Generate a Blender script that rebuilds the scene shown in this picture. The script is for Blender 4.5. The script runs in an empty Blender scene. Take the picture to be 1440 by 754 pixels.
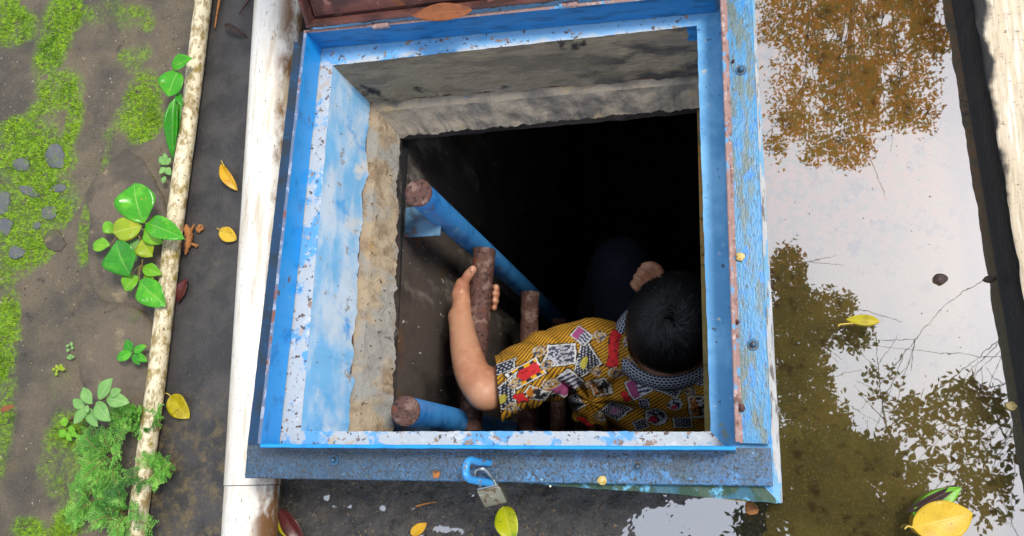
import bpy, bmesh, math, random
import numpy as np
from mathutils import Vector, Matrix
random.seed(7); RNG = np.random.default_rng(11)
SC = bpy.context.scene; COL = SC.collection

# ------------------------------------------------------------------ camera
F_PX = 1171.856
CAM = np.array([0.613645, -0.027391, 1.243360])
MR = np.array([[0.9688187, 0.0297391, 0.2459794],
               [0.0293045, 0.9720493, -0.2329410],
               [-0.2460315, 0.2328859, 0.9408680]])
cd = bpy.data.cameras.new("camera"); cam = bpy.data.objects.new("camera", cd); COL.objects.link(cam)
m4 = Matrix([list(MR[i]) + [CAM[i]] for i in range(3)] + [[0, 0, 0, 1]])
cam.matrix_world = m4
cd.sensor_width = 36.0; cd.lens = F_PX / 1440 * 36.0; cd.clip_start = 0.02; cd.clip_end = 500
SC.camera = cam

# ------------------------------------------------------------------ light
SUN_EL, SUN_AZ = math.radians(61), math.radians(28)      # azimuth from +X towards +Y
w = bpy.data.worlds.new("World"); SC.world = w; w.use_nodes = True
nt = w.node_tree; bg = nt.nodes["Background"]
sky = nt.nodes.new("ShaderNodeTexSky"); sky.sky_type = 'NISHITA'; sky.sun_disc = False
sky.sun_elevation = SUN_EL; sky.sun_rotation = math.radians(90) - SUN_AZ
sky.dust_density = 4.0; sky.air_density = 1.0
mixw = nt.nodes.new("ShaderNodeMix"); mixw.data_type = 'RGBA'; mixw.inputs[0].default_value = 0.72
nt.links.new(sky.outputs[0], mixw.inputs[6]); mixw.inputs[7].default_value = (8.2, 8.8, 10.3, 1)   # veil of bright cloud
nt.links.new(mixw.outputs[2], bg.inputs[0]); bg.inputs[1].default_value = 0.10
sl = bpy.data.lights.new("sun", 'SUN'); sl.energy = 2.0; sl.angle = math.radians(14); sl.color = (1, .95, .88)
so = bpy.data.objects.new("sun", sl); COL.objects.link(so)
sd = Vector((math.cos(SUN_EL) * math.cos(SUN_AZ), math.cos(SUN_EL) * math.sin(SUN_AZ), math.sin(SUN_EL)))
so.rotation_euler = sd.to_track_quat('Z', 'Y').to_euler(); so.location = (4, 3, 6)
SC.view_settings.view_transform = 'Standard'; SC.view_settings.look = 'None'
SC.view_settings.exposure = 0.5; SC.view_settings.gamma = 1.0
SC.view_settings.use_curve_mapping = False
try:
    SC.cycles.max_bounces = 8; SC.cycles.transparent_max_bounces = 12
except Exception:
    pass

# ------------------------------------------------------------------ helpers
def at(x, y, z):
    """ground position seen at a photo pixel, on the level plane of height z"""
    c = np.array([(x - 720) / F_PX, -(y - 377) / F_PX, -1.0]); d = MR @ c
    t = (z - CAM[2]) / d[2]
    return CAM + t * d

def A(x, y, z): return Vector(at(x, y, z))

def S(r, g, b):
    def f(c):
        c /= 255.0
        return c / 12.92 if c <= .04045 else ((c + .055) / 1.055) ** 2.4
    return (f(r), f(g), f(b), 1.0)

def hash3(ix, iy, iz, seed):
    h = (ix.astype(np.int64) * 374761393 + iy.astype(np.int64) * 668265263 + iz.astype(np.int64) * 2147483647 + seed * 1274126177) & 0xffffffff
    h = ((h ^ (h >> 13)) * 1274126177) & 0xffffffff
    h = (h ^ (h >> 16)) & 0xffffff
    return h / float(0xffffff)

def vnoise(p, scale=1.0, octaves=3, seed=0):
    p = np.atleast_2d(np.asarray(p, float))
    if p.shape[1] == 2: p = np.concatenate([p, np.zeros((len(p), 1))], 1)
    out = np.zeros(len(p)); amp = 1.0; tot = 0
    for o in range(octaves):
        q = p * scale * (2 ** o) + 17.3 * o + seed * 3.7
        i = np.floor(q); f = q - i; f = f * f * (3 - 2 * f); i = i.astype(np.int64)
        v = 0
        for dx in (0, 1):
            for dy in (0, 1):
                for dz in (0, 1):
                    wgt = (f[:, 0] if dx else 1 - f[:, 0]) * (f[:, 1] if dy else 1 - f[:, 1]) * (f[:, 2] if dz else 1 - f[:, 2])
                    v = v + wgt * hash3(i[:, 0] + dx, i[:, 1] + dy, i[:, 2] + dz, seed + o)
        out += amp * v; tot += amp; amp *= .5
    return out / tot * 2 - 1

def wloc(o):
    v = Vector((0, 0, 0))
    while o is not None:
        v = v + o.location; o = o.parent
    return v

def tag(o, label=None, cat=None, group=None, kind=None):
    if label: o["label"] = label
    if cat: o["category"] = cat
    if group: o["group"] = group
    if kind: o["kind"] = kind
    return o

def thing(name, label, cat, loc, group=None):
    o = bpy.data.objects.new(name, None); COL.objects.link(o); o.location = Vector(loc)
    o.empty_display_size = .02
    return tag(o, label, cat, group)

def link_mesh(name, me, mats, parent=None, loc=None, smooth=True):
    """me has world coordinates; they are moved to the parent's (or loc's) origin"""
    o = bpy.data.objects.new(name, me); COL.objects.link(o)
    for m in (mats if isinstance(mats, (list, tuple)) else [mats]): me.materials.append(m)
    base = wloc(parent) if parent is not None else (Vector(loc) if loc is not None else Vector((0, 0, 0)))
    if base.length > 0: me.transform(Matrix.Translation(-base))
    if parent is not None: o.parent = parent
    else: o.location = base
    if smooth: me.polygons.foreach_set("use_smooth", [True] * len(me.polygons))
    me.update()
    return o

def mk(name, verts, faces, mats, parent=None, loc=None, smooth=True, uv=None, mi=None, sharp=None):
    me = bpy.data.meshes.new(name)
    me.from_pydata([tuple(v) for v in verts], [], [tuple(int(i) for i in f) for f in faces])
    if uv is not None:
        ul = me.uv_layers.new(name="UVMap"); idx = np.zeros(len(me.loops), int); me.loops.foreach_get("vertex_index", idx)
        ul.data.foreach_set("uv", np.asarray(uv, np.float32)[idx].ravel())
    if mi is not None: me.polygons.foreach_set("material_index", np.asarray(mi, np.int32))
    o = link_mesh(name, me, mats, parent, loc, smooth)
    if sharp: me.set_sharp_from_angle(angle=math.radians(sharp))
    return o

class Acc:
    """collects vertices and faces of one mesh"""
    def __init__(s): s.v = []; s.f = []; s.uv = []; s.m = []
    def add(s, v, f, uv=None, m=0):
        b = len(s.v); s.v += [tuple(a) for a in v]; s.f += [tuple(i + b for i in g) for g in f]
        s.uv += list(uv) if uv is not None else [(0, 0)] * len(v); s.m += [m] * len(f)
        return s
    def build(s, name, mats, parent=None, loc=None, smooth=True, sharp=None):
        return mk(name, s.v, s.f, mats, parent, loc, smooth, s.uv, s.m, sharp)

def frames(P):
    P = [Vector(p) for p in P]; T = []
    for i in range(len(P)):
        t = P[min(i + 1, len(P) - 1)] - P[max(i - 1, 0)]
        T.append(t.normalized() if t.length > 1e-9 else Vector((0, 0, 1)))
    return P, T

def tube(path, radii, seg=14, side=None, cap='round'):
    """closed tube; radii are numbers or (along side, across) pairs"""
    P, T = frames(path); V = []; Fc = []
    ref = Vector(side) if side is not None else None
    if ref is None:
        ref = Vector((0, 0, 1)) if abs(T[0].z) < .9 else Vector((1, 0, 0))
        ref = ref.cross(T[0]).normalized()
    rings = []
    def ring(c, t, a, b):
        nonlocal ref
        s = ref - t * ref.dot(t)
        s = s.normalized() if s.length > 1e-6 else t.orthogonal().normalized()
        if side is None: ref = s
        n = t.cross(s)
        st = len(V)
        for k in range(seg):
            th = 2 * math.pi * k / seg
            V.append(c + s * (a * math.cos(th)) + n * (b * math.sin(th)))
        rings.append(st)
    R = [(r, r) if not isinstance(r, (tuple, list)) else r for r in radii]
    if cap == 'round':
        a, b = R[0]; e = min(a, b)
        for q in (.25, .6, .9): ring(P[0] - T[0] * e * math.sqrt(max(0, 1 - q * q)), T[0], a * q, b * q)
    for p, t, (a, b) in zip(P, T, R): ring(p, t, a, b)
    if cap == 'round':
        a, b = R[-1]; e = min(a, b)
        for q in (.9, .6, .25): ring(P[-1] + T[-1] * e * math.sqrt(max(0, 1 - q * q)), T[-1], a * q, b * q)
    for a, b in zip(rings[:-1], rings[1:]):
        for k in range(seg):
            k2 = (k + 1) % seg; Fc.append((a + k, a + k2, b + k2, b + k))
    Fc.append(tuple(range(rings[0] + seg - 1, rings[0] - 1, -1))); Fc.append(tuple(range(rings[-1], rings[-1] + seg)))
    return V, Fc

def bez(pts, n):
    """smooth polyline through points (Catmull-Rom)"""
    P = [Vector(p) for p in pts]; P = [P[0] * 2 - P[1]] + P + [P[-1] * 2 - P[-2]]; out = []
    segs = len(P) - 3
    for k in range(n):
        u = k / (n - 1) * segs; i = min(int(u), segs - 1); t = u - i
        a, b, c, d = P[i:i + 4]
        out.append(.5 * ((2 * b) + (c - a) * t + (2 * a - 5 * b + 4 * c - d) * t * t + (3 * b - a - 3 * c + d) * t ** 3))
    return out

def box(c, sx, sy, sz, ax=(1, 0, 0), ay=(0, 1, 0), az=(0, 0, 1), bev=0.0):
    """bevelled box as verts, faces"""
    bm = bmesh.new(); bmesh.ops.create_cube(bm, size=1.0)
    for v in bm.verts: v.co = Vector((v.co.x * sx, v.co.y * sy, v.co.z * sz))
    if bev > 0: bmesh.ops.bevel(bm, geom=list(bm.edges), offset=bev, segments=2, affect='EDGES', profile=.6)
    ax, ay, az, c = Vector(ax), Vector(ay), Vector(az), Vector(c)
    bm.verts.ensure_lookup_table(); bm.verts.index_update()
    V = [c + ax * v.co.x + ay * v.co.y + az * v.co.z for v in bm.verts]; Fc = [tuple(v.index for v in f.verts) for f in bm.faces]
    bm.free(); return V, Fc

# ------------------------------------------------------------------ materials
def N(nt, kind, **kw):
    n = nt.nodes.new(kind)
    for k, v in kw.items(): setattr(n, k, v)
    return n

def pmat(name, base, layers=(), rough=.6, bump=None, spec=.5, coat=0.0, metal=0.0, attr=None, trans=0.0, sss=0.0, coord='pos'):
    """layers: dict(c colour, s scale, lo, hi, st stretch, r roughness, d detail, ax normal axis mask (axis, lo, hi), at attribute)"""
    m = bpy.data.materials.new(name); m.use_nodes = True; t = m.node_tree; L = t.links
    b = t.nodes["Principled BSDF"]
    if coord == 'pos': co = N(t, "ShaderNodeNewGeometry").outputs["Position"]
    else: co = N(t, "ShaderNodeTexCoord").outputs[coord]
    col = None; rg = None
    if attr:
        a = N(t, "ShaderNodeAttribute", attribute_name=attr); col = a.outputs["Color"]
    def mask(l):
        if l.get('s'):
            mp = N(t, "ShaderNodeMapping"); L.new(co, mp.inputs[0]); st = l.get('st', (1, 1, 1))
            mp.inputs["Scale"].default_value = tuple(l['s'] * q for q in st); mp.inputs["Rotation"].default_value = l.get('rot', (0, 0, 0))
            mp.inputs["Location"].default_value = tuple([l.get('seed', 0) * 3.17] * 3)
            if l.get('k') == 'vor':
                nz = N(t, "ShaderNodeTexVoronoi"); nz.inputs["Scale"].default_value = 1.0; o = nz.outputs["Distance"]
            else:
                nz = N(t, "ShaderNodeTexNoise"); nz.inputs["Scale"].default_value = 1.0; nz.inputs["Detail"].default_value = l.get('d', 5)
                nz.inputs["Roughness"].default_value = l.get('rg', .6); nz.inputs["Distortion"].default_value = l.get('dist', 0.0); o = nz.outputs[0]
            L.new(mp.outputs[0], nz.inputs["Vector"])
            mr = N(t, "ShaderNodeMapRange", interpolation_type='SMOOTHSTEP'); L.new(o, mr.inputs[0])
            mr.inputs[1].default_value = l['lo']; mr.inputs[2].default_value = l['hi']; f = mr.outputs[0]
        else: f = None
        def mul(f, g):
            if f is None: return g
            mm = N(t, "ShaderNodeMath", operation='MULTIPLY'); L.new(f, mm.inputs[0]); L.new(g, mm.inputs[1]); return mm.outputs[0]
        if 'ax' in l:
            axis, lo, hi = l['ax']; sp = N(t, "ShaderNodeSeparateXYZ"); L.new(N(t, "ShaderNodeNewGeometry").outputs["Normal"], sp.inputs[0])
            r2 = N(t, "ShaderNodeMapRange", interpolation_type='SMOOTHSTEP'); L.new(sp.outputs[axis], r2.inputs[0]); r2.inputs[1].default_value = lo; r2.inputs[2].default_value = hi
            f = mul(f, r2.outputs[0])
        if 'px' in l:      # mask along a position axis, edge broken by noise
            axis, lo, hi, wob = l['px']; sp = N(t, "ShaderNodeSeparateXYZ"); L.new(N(t, "ShaderNodeNewGeometry").outputs["Position"], sp.inputs[0])
            nz = N(t, "ShaderNodeTexNoise"); nz.inputs["Scale"].default_value = l.get('ws', 25); nz.inputs["Detail"].default_value = 4; L.new(co, nz.inputs["Vector"])
            ma = N(t, "ShaderNodeMath", operation='MULTIPLY_ADD'); L.new(nz.outputs[0], ma.inputs[0]); ma.inputs[1].default_value = wob; L.new(sp.outputs[axis], ma.inputs[2])
            r2 = N(t, "ShaderNodeMapRange", interpolation_type='SMOOTHSTEP'); L.new(ma.outputs[0], r2.inputs[0]); r2.inputs[1].default_value = lo + wob * .5; r2.inputs[2].default_value = hi + wob * .5
            f = mul(f, r2.outputs[0])
        if 'at' in l:
            a = N(t, "ShaderNodeAttribute", attribute_name=l['at']); f = mul(f, a.outputs["Fac"])
        if l.get('amt', 1) != 1:
            mm = N(t, "ShaderNodeMath", operation='MULTIPLY'); L.new(f, mm.inputs[0]); mm.inputs[1].default_value = l['amt']; f = mm.outputs[0]
        return f
    for l in layers:
        f = mask(l)
        if 'c' in l:
            mx = N(t, "ShaderNodeMix", data_type='RGBA'); L.new(f, mx.inputs[0])
            if col is None: mx.inputs[6].default_value = base
            else: L.new(col, mx.inputs[6])
            mx.inputs[7].default_value = l['c']; col = mx.outputs[2]
        if 'r' in l:
            mx = N(t, "ShaderNodeMix", data_type='FLOAT'); L.new(f, mx.inputs[0])
            if rg is None: mx.inputs[2].default_value = rough
            else: L.new(rg, mx.inputs[2])
            mx.inputs[3].default_value = l['r']; rg = mx.outputs[0]
    if col is None: b.inputs["Base Color"].default_value = base
    else: L.new(col, b.inputs["Base Color"])
    if rg is None: b.inputs["Roughness"].default_value = rough
    else: L.new(rg, b.inputs["Roughness"])
    b.inputs["Specular IOR Level"].default_value = spec; b.inputs["Metallic"].default_value = metal
    b.inputs["Coat Weight"].default_value = coat; b.inputs["Coat Roughness"].default_value = .12
    if sss: b.inputs["Subsurface Weight"].default_value = sss; b.inputs["Subsurface Radius"].default_value = (.012, .005, .003); b.inputs["Subsurface Scale"].default_value = .6
    if bump:
        prev = None
        for (s, strength, dist, *st) in bump:
            mp = N(t, "ShaderNodeMapping"); L.new(co, mp.inputs[0]); mp.inputs["Scale"].default_value = tuple(s * q for q in (st[0] if st else (1, 1, 1)))
            nz = N(t, "ShaderNodeTexNoise"); nz.inputs["Scale"].default_value = 1; nz.inputs["Detail"].default_value = 5; nz.inputs["Roughness"].default_value = .62
            L.new(mp.outputs[0], nz.inputs["Vector"])
            bp = N(t, "ShaderNodeBump"); bp.inputs["Strength"].default_value = strength; bp.inputs["Distance"].default_value = dist
            L.new(nz.outputs[0], bp.inputs["Height"])
            if prev: L.new(prev, bp.inputs["Normal"])
            prev = bp.outputs[0]
        L.new(prev, b.inputs["Normal"]); L.new(prev, b.inputs["Coat Normal"])
    if trans:
        tr = N(t, "ShaderNodeBsdfTranslucent"); ms = N(t, "ShaderNodeMixShader"); ms.inputs[0].default_value = trans
        if col is None: tr.inputs[0].default_value = base
        else: L.new(col, tr.inputs[0])
        out = t.nodes["Material Output"]; L.new(b.outputs[0], ms.inputs[1]); L.new(tr.outputs[0], ms.inputs[2]); L.new(ms.outputs[0], out.inputs[0])
    return m

def leafmat(name, base, alt, vein, rough=.35, spots=None, alt_rng=(.5, .7), trans=.25, spec=.5):
    m = bpy.data.materials.new(name); m.use_nodes = True; t = m.node_tree; L = t.links; b = t.nodes["Principled BSDF"]
    uv = N(t, "ShaderNodeUVMap"); sp = N(t, "ShaderNodeSeparateXYZ"); L.new(uv.outputs[0], sp.inputs[0])
    def M(op, a, b2=None, c=None):
        n = N(t, "ShaderNodeMath", operation=op)
        for i, q in enumerate((a, b2, c)):
            if q is None: continue
            if isinstance(q, (int, float)): n.inputs[i].default_value = q
            else: L.new(q, n.inputs[i])
        return n.outputs[0]
    av = M('ABSOLUTE', M('SUBTRACT', sp.outputs[1], .5))
    def ramp(x, lo, hi):
        r = N(t, "ShaderNodeMapRange", interpolation_type='SMOOTHSTEP'); L.new(x, r.inputs[0]); r.inputs[1].default_value = lo; r.inputs[2].default_value = hi; return r.outputs[0]
    mid = M('MULTIPLY', ramp(av, .032, .008), .75)
    fr = M('FRACT', M('MULTIPLY', M('SUBTRACT', sp.outputs[0], M('MULTIPLY', av, .55)), 8.0))
    side = M('MULTIPLY', ramp(M('ABSOLUTE', M('SUBTRACT', fr, .5)), .12, .02), .16)
    vm = M('MAXIMUM', mid, side)
    geo = N(t, "ShaderNodeNewGeometry")
    nz = N(t, "ShaderNodeTexNoise"); nz.inputs["Scale"].default_value = 45; nz.inputs["Detail"].default_value = 4; L.new(geo.outputs["Position"], nz.inputs["Vector"])
    def mix(f, a, c2):
        x = N(t, "ShaderNodeMix", data_type='RGBA'); L.new(f, x.inputs[0])
        if isinstance(a, tuple): x.inputs[6].default_value = a
        else: L.new(a, x.inputs[6])
        x.inputs[7].default_value = c2; return x.outputs[2]
    col = mix(ramp(nz.outputs[0], *alt_rng), base, alt)
    if spots:
        n2 = N(t, "ShaderNodeTexNoise"); n2.inputs["Scale"].default_value = 170; n2.inputs["Detail"].default_value = 3; L.new(geo.outputs["Position"], n2.inputs["Vector"])
        col = mix(ramp(n2.outputs[0], .62, .72), col, spots)
    col = mix(vm, col, vein)
    L.new(col, b.inputs["Base Color"]); b.inputs["Roughness"].default_value = rough; b.inputs["Specular IOR Level"].default_value = spec
    bp = N(t, "ShaderNodeBump"); bp.inputs["Strength"].default_value = .35; bp.inputs["Distance"].default_value = .0012; bp.invert = True
    L.new(M('ADD', vm, M('MULTIPLY', nz.outputs[0], .5)), bp.inputs["Height"]); L.new(bp.outputs[0], b.inputs["Normal"])
    tr = N(t, "ShaderNodeBsdfTranslucent"); ms = N(t, "ShaderNodeMixShader"); ms.inputs[0].default_value = trans
    L.new(col, tr.inputs[0]); L.new(b.outputs[0], ms.inputs[1]); L.new(tr.outputs[0], ms.inputs[2]); L.new(ms.outputs[0], t.nodes["Material Output"].inputs[0])
    return m

RUST = S(112, 72, 58); RUSTD = S(70, 44, 36); BLUE = S(42, 128, 190); BLUEL = S(96, 168, 214)
M = {}
M['paint_bright'] = pmat('bright blue gloss paint', S(30, 150, 222), [dict(c=S(20, 112, 180), s=30, lo=.5, hi=.75), dict(c=S(90, 84, 86), s=34, lo=.645, hi=.66, d=11, rg=.7, st=(1, .6, 1), seed=5), dict(c=RUST, s=140, lo=.70, hi=.74, d=3), dict(c=S(120, 180, 215), s=60, lo=.68, hi=.75)], rough=.35, bump=[(220, .15, .001)])
M['paint_mid'] = pmat('blue paint on top rail', S(36, 118, 178), [dict(c=S(22, 84, 130), s=25, lo=.45, hi=.7, st=(1, 4, 4)), dict(c=RUST, s=120, lo=.68, hi=.73), dict(c=S(70, 78, 80), s=18, lo=.62, hi=.75)], rough=.45, bump=[(200, .2, .001)])
M['flange'] = pmat('worn blue flange paint', S(62, 138, 184), [
    dict(c=S(96, 116, 112), s=34, lo=.42, hi=.62, st=(3, .6, 1), d=8), dict(c=S(40, 130, 200), s=55, lo=.52, hi=.66, st=(1.6, .7, 1), d=8),
    dict(c=S(60, 70, 72), s=180, lo=.55, hi=.68, st=(2.2, .5, 1), d=6), dict(c=S(150, 190, 205), s=90, lo=.66, hi=.76, d=8)], rough=.32,
    bump=[(260, .5, .0015, (1.6, .5, 1)), (60, .3, .002)], spec=.6)
M['flange_dark'] = pmat('grimy blue flange paint', S(40, 104, 152), [
    dict(c=S(36, 78, 104), s=26, lo=.44, hi=.62, d=9), dict(c=S(60, 132, 188), s=44, lo=.56, hi=.60, d=11, rg=.7), dict(c=S(24, 62, 88), px=('X', .42, .05, .2), ws=9, amt=.8), dict(c=S(62, 88, 68), s=30, lo=.60, hi=.74, seed=2),
    dict(c=S(52, 58, 60), px=('Y', -.036, -.016, .026), ws=45, amt=.42), dict(c=S(30, 42, 48), s=230, lo=.50, hi=.62, d=7), dict(c=S(112, 168, 200), s=120, lo=.66, hi=.70, d=8, seed=9)], rough=.24, bump=[(320, .9, .002), (70, .5, .003)], spec=.9)
M['flange_left'] = pmat('blue flange paint in lip shade', S(16, 58, 92), [dict(c=S(30, 44, 54), s=24, lo=.42, hi=.65, d=8), dict(c=S(20, 82, 128), s=70, lo=.58, hi=.72)], rough=.35, bump=[(240, .3, .001)])  # blue darkened to hold the shade that the left lip casts
M['rust_edge'] = pmat('rusty bare edge', S(158, 126, 118), [dict(c=S(112, 80, 70), s=60, lo=.52, hi=.66, d=8), dict(c=S(190, 168, 160), s=110, lo=.54, hi=.68, d=6), dict(c=S(98, 156, 196), s=50, lo=.58, hi=.64, seed=3, d=7), dict(c=S(160, 90, 50), s=30, lo=.66, hi=.72, seed=6)], rough=.8, bump=[(300, .6, .002)])
M['worn_edge'] = pmat('worn blue edge', S(92, 110, 140), [dict(c=S(150, 160, 180), s=60, lo=.5, hi=.6, d=6), dict(c=S(120, 76, 64), s=45, lo=.54, hi=.64, seed=2, d=7)], rough=.6)
M['rust'] = pmat('rust brown plate', S(104, 62, 54), [dict(c=S(66, 40, 36), s=18, lo=.42, hi=.62, d=8), dict(c=S(140, 96, 84), s=60, lo=.58, hi=.72, d=7), dict(c=S(120, 70, 36), s=28, lo=.62, hi=.74, seed=4)], rough=.7, bump=[(240, .5, .002), (40, .3, .003)])
M['rung_rust'] = pmat('rusted rung steel', S(98, 66, 56), [dict(c=S(52, 34, 30), s=120, lo=.48, hi=.64, d=6), dict(c=S(136, 108, 96), s=40, lo=.52, hi=.64, d=9, seed=6), dict(c=S(150, 128, 118), s=300, lo=.60, hi=.72, d=4, amt=.5), dict(c=S(118, 62, 40), s=45, lo=.6, hi=.72)], rough=.75, bump=[(380, .8, .003), (90, .4, .003)])
M['rail_blue'] = pmat('blue ladder paint', S(72, 158, 230), [dict(c=S(44, 120, 196), s=20, lo=.45, hi=.7), dict(c=S(60, 44, 40), s=130, lo=.66, hi=.70, d=5), dict(c=S(120, 96, 84), s=26, lo=.64, hi=.655, d=11, rg=.72, seed=4), dict(c=S(130, 180, 215), s=35, lo=.60, hi=.66, d=9, seed=2)], rough=.4, bump=[(160, .25, .001)])
M['dull_blue'] = pmat('dull blue bracket paint', S(84, 124, 152), [dict(c=S(60, 84, 104), s=30, lo=.45, hi=.6, d=8), dict(c=S(110, 80, 66), s=60, lo=.6, hi=.66, d=8)], rough=.6)
M['gap_shade'] = pmat('steel in painted gap shade', S(44, 46, 50), [dict(c=S(40, 70, 96), s=40, lo=.5, hi=.6, d=8)], rough=.8)  # dark colour paints the shade in the slot between lip and lid
M['ledge'] = pmat('flaking white and blue ledge', S(184, 190, 194), [
    dict(c=S(96, 164, 216), s=15, lo=.50, hi=.545, d=10, rg=.68), dict(c=S(186, 172, 154), s=24, lo=.60, hi=.63, d=10, rg=.68, seed=3), dict(c=S(206, 210, 210), s=50, lo=.58, hi=.7), dict(c=S(104, 170, 216), px=('Y', .582, .592, .016), ws=40, amt=.85), dict(c=S(150, 128, 112), s=60, lo=.60, hi=.63, d=9, seed=12),
    dict(c=S(96, 82, 76), s=120, lo=.61, hi=.63, d=5), dict(c=S(130, 84, 70), s=45, lo=.70, hi=.76, seed=8)], rough=.6, bump=[(260, .4, .002), (60, .3, .003)])
M['inner_blue'] = pmat('sky blue limewashed face', S(122, 186, 228), [
    dict(c=S(200, 216, 228), s=13, lo=.42, hi=.62, d=6, st=(1, .5, 1)), dict(c=S(64, 160, 226), s=20, lo=.56, hi=.72, seed=5), dict(c=S(214, 214, 208), s=9, lo=.60, hi=.70, d=8, seed=1),
    dict(c=S(150, 150, 146), s=30, lo=.625, hi=.64, d=11, rg=.72, seed=13), dict(c=S(110, 90, 84), s=170, lo=.68, hi=.70, d=3), dict(c=S(120, 104, 92), s=22, lo=.67, hi=.68, d=11, rg=.7, seed=15)], rough=.5, bump=[(130, .25, .002)])
M['ledge_right'] = pmat('flaked blue ledge paint', S(78, 150, 200), [dict(c=S(110, 178, 222), s=16, lo=.45, hi=.65), dict(c=S(190, 196, 190), s=40, lo=.64, hi=.70, d=7), dict(c=S(50, 70, 90), s=120, lo=.67, hi=.70, d=4), dict(c=S(130, 140, 110), s=20, lo=.66, hi=.74, seed=6)], rough=.5, bump=[(200, .3, .002)])
M['bare'] = pmat('weathered grey concrete', S(146, 132, 108), [
    dict(c=S(122, 110, 92), s=9, lo=.46, hi=.56, d=11, rg=.68, st=(.6, 1, 2.2)), dict(c=S(150, 140, 124), s=16, lo=.55, hi=.70, d=9, st=(.4, 1, 3)), dict(c=S(40, 38, 38), s=14, lo=.62, hi=.70, d=9, seed=2),
    dict(c=S(78, 72, 66), s=13, lo=.47, hi=.60, d=10, st=(.6, 1, 1.6), seed=14, px=('X', .33, .5, .15), ws=8), dict(c=S(136, 112, 78), s=20, lo=.66, hi=.76, st=(.4, 1, 3), seed=9)], rough=.85, bump=[(70, .7, .006, (.6, 1, 1.6)), (260, .4, .003)])
M['bare_pale'] = pmat('pale chipped concrete band', S(164, 150, 130), [dict(c=S(116, 108, 98), s=18, lo=.45, hi=.65, d=9), dict(c=S(176, 156, 122), s=26, lo=.6, hi=.7, seed=3), dict(c=S(110, 150, 190), s=24, lo=.70, hi=.74, seed=5)], rough=.85, bump=[(90, .6, .005), (280, .4, .002)])
M['tan'] = pmat('tan broken mortar', S(170, 152, 124), [dict(c=S(138, 118, 94), s=40, lo=.45, hi=.62, d=8), dict(c=S(150, 146, 136), s=14, lo=.47, hi=.58, d=9, seed=3), dict(c=S(84, 64, 50), s=120, lo=.62, hi=.68, d=5), dict(c=S(196, 160, 96), s=12, lo=.6, hi=.72, seed=7)], rough=.9, bump=[(120, .8, .005), (360, .4, .002)])
M['redbreak'] = pmat('dark broken rim', S(112, 72, 54), [dict(c=S(60, 44, 40), s=80, lo=.45, hi=.6)], rough=.9, bump=[(200, .6, .003)])
M['curb'] = pmat('blue green washed mortar', S(44, 96, 116), [dict(c=S(40, 72, 52), s=20, lo=.42, hi=.52, d=9), dict(c=S(92, 164, 194), s=40, lo=.56, hi=.62, d=9, seed=2), dict(c=S(40, 42, 36), s=26, lo=.6, hi=.7, seed=4)], rough=.5, bump=[(150, .5, .003)])
M['curb_white'] = pmat('whitewashed mortar fillet', S(184, 184, 182), [dict(c=S(104, 98, 94), s=60, lo=.50, hi=.60, st=(3, .4, 1), d=7), dict(c=S(110, 166, 200), s=26, lo=.53, hi=.58, d=9, st=(2, .4, 1), seed=4)], rough=.6, bump=[(120, .5, .003)])
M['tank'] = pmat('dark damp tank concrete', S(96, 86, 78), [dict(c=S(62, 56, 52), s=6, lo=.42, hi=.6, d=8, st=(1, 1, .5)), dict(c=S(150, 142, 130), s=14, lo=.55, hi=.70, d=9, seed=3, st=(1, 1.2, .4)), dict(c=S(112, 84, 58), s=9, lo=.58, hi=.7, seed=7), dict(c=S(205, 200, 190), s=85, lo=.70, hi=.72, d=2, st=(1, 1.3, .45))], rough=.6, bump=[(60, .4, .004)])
M['tank_deep'] = pmat('tank concrete in painted darkness', (.006, .006, .0065, 1), rough=.9)  # near-black base puts the darkness of the shaft into the colour
M['channel'] = pmat('dark wet channel concrete', S(66, 63, 61), [
    dict(c=S(46, 45, 45), s=12, lo=.40, hi=.60, d=8), dict(c=S(88, 80, 66), s=9, lo=.60, hi=.72, d=10, seed=3), dict(c=S(112, 96, 60), s=30, lo=.46, hi=.64, d=12, rg=.75, px=('Y', .13, -.02, .12), ws=10, amt=.75), dict(c=S(88, 66, 46), s=160, lo=.62, hi=.70, d=5, amt=.6),
    dict(c=S(92, 86, 82), s=260, lo=.60, hi=.72, st=(1, .45, 1), amt=.5)], rough=.55, bump=[(420, .5, .0015, (1, .5, 1)), (40, .25, .004)])
M['soil'] = pmat('damp earth', S(114, 102, 82), [
    dict(c=S(80, 74, 64), s=6, lo=.42, hi=.60, d=8), dict(c=S(106, 94, 72), s=14, lo=.55, hi=.70, d=8, seed=2), dict(c=S(92, 106, 116), s=5, lo=.60, hi=.70, seed=6, amt=.6), dict(c=S(60, 56, 48), s=500, lo=.52, hi=.66, d=4, amt=.7), dict(c=S(146, 136, 112), s=420, lo=.62, hi=.70, d=4, amt=.8), dict(c=S(52, 50, 46), s=28, lo=.60, hi=.72, d=9, seed=11, amt=.7),
    dict(c=S(92, 124, 30), at='moss', s=60, lo=.30, hi=.50), dict(c=S(130, 170, 24), at='moss', s=120, lo=.46, hi=.60)], rough=.7, bump=[(90, .6, .004), (420, 1.0, .003)])
M['rock'] = pmat('brown flat rock', S(102, 90, 72), [dict(c=S(60, 54, 46), s=420, lo=.54, hi=.66, d=4, amt=.6), dict(c=S(150, 138, 110), s=300, lo=.62, hi=.70, d=4, amt=.7), dict(c=S(74, 66, 54), s=14, lo=.42, hi=.6, d=8), dict(c=S(134, 120, 88), s=22, lo=.58, hi=.7, d=7, seed=2), dict(c=S(84, 92, 40), s=11, lo=.6, hi=.72, seed=5)], rough=.6, bump=[(70, .5, .005), (300, .4, .002)])
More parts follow.
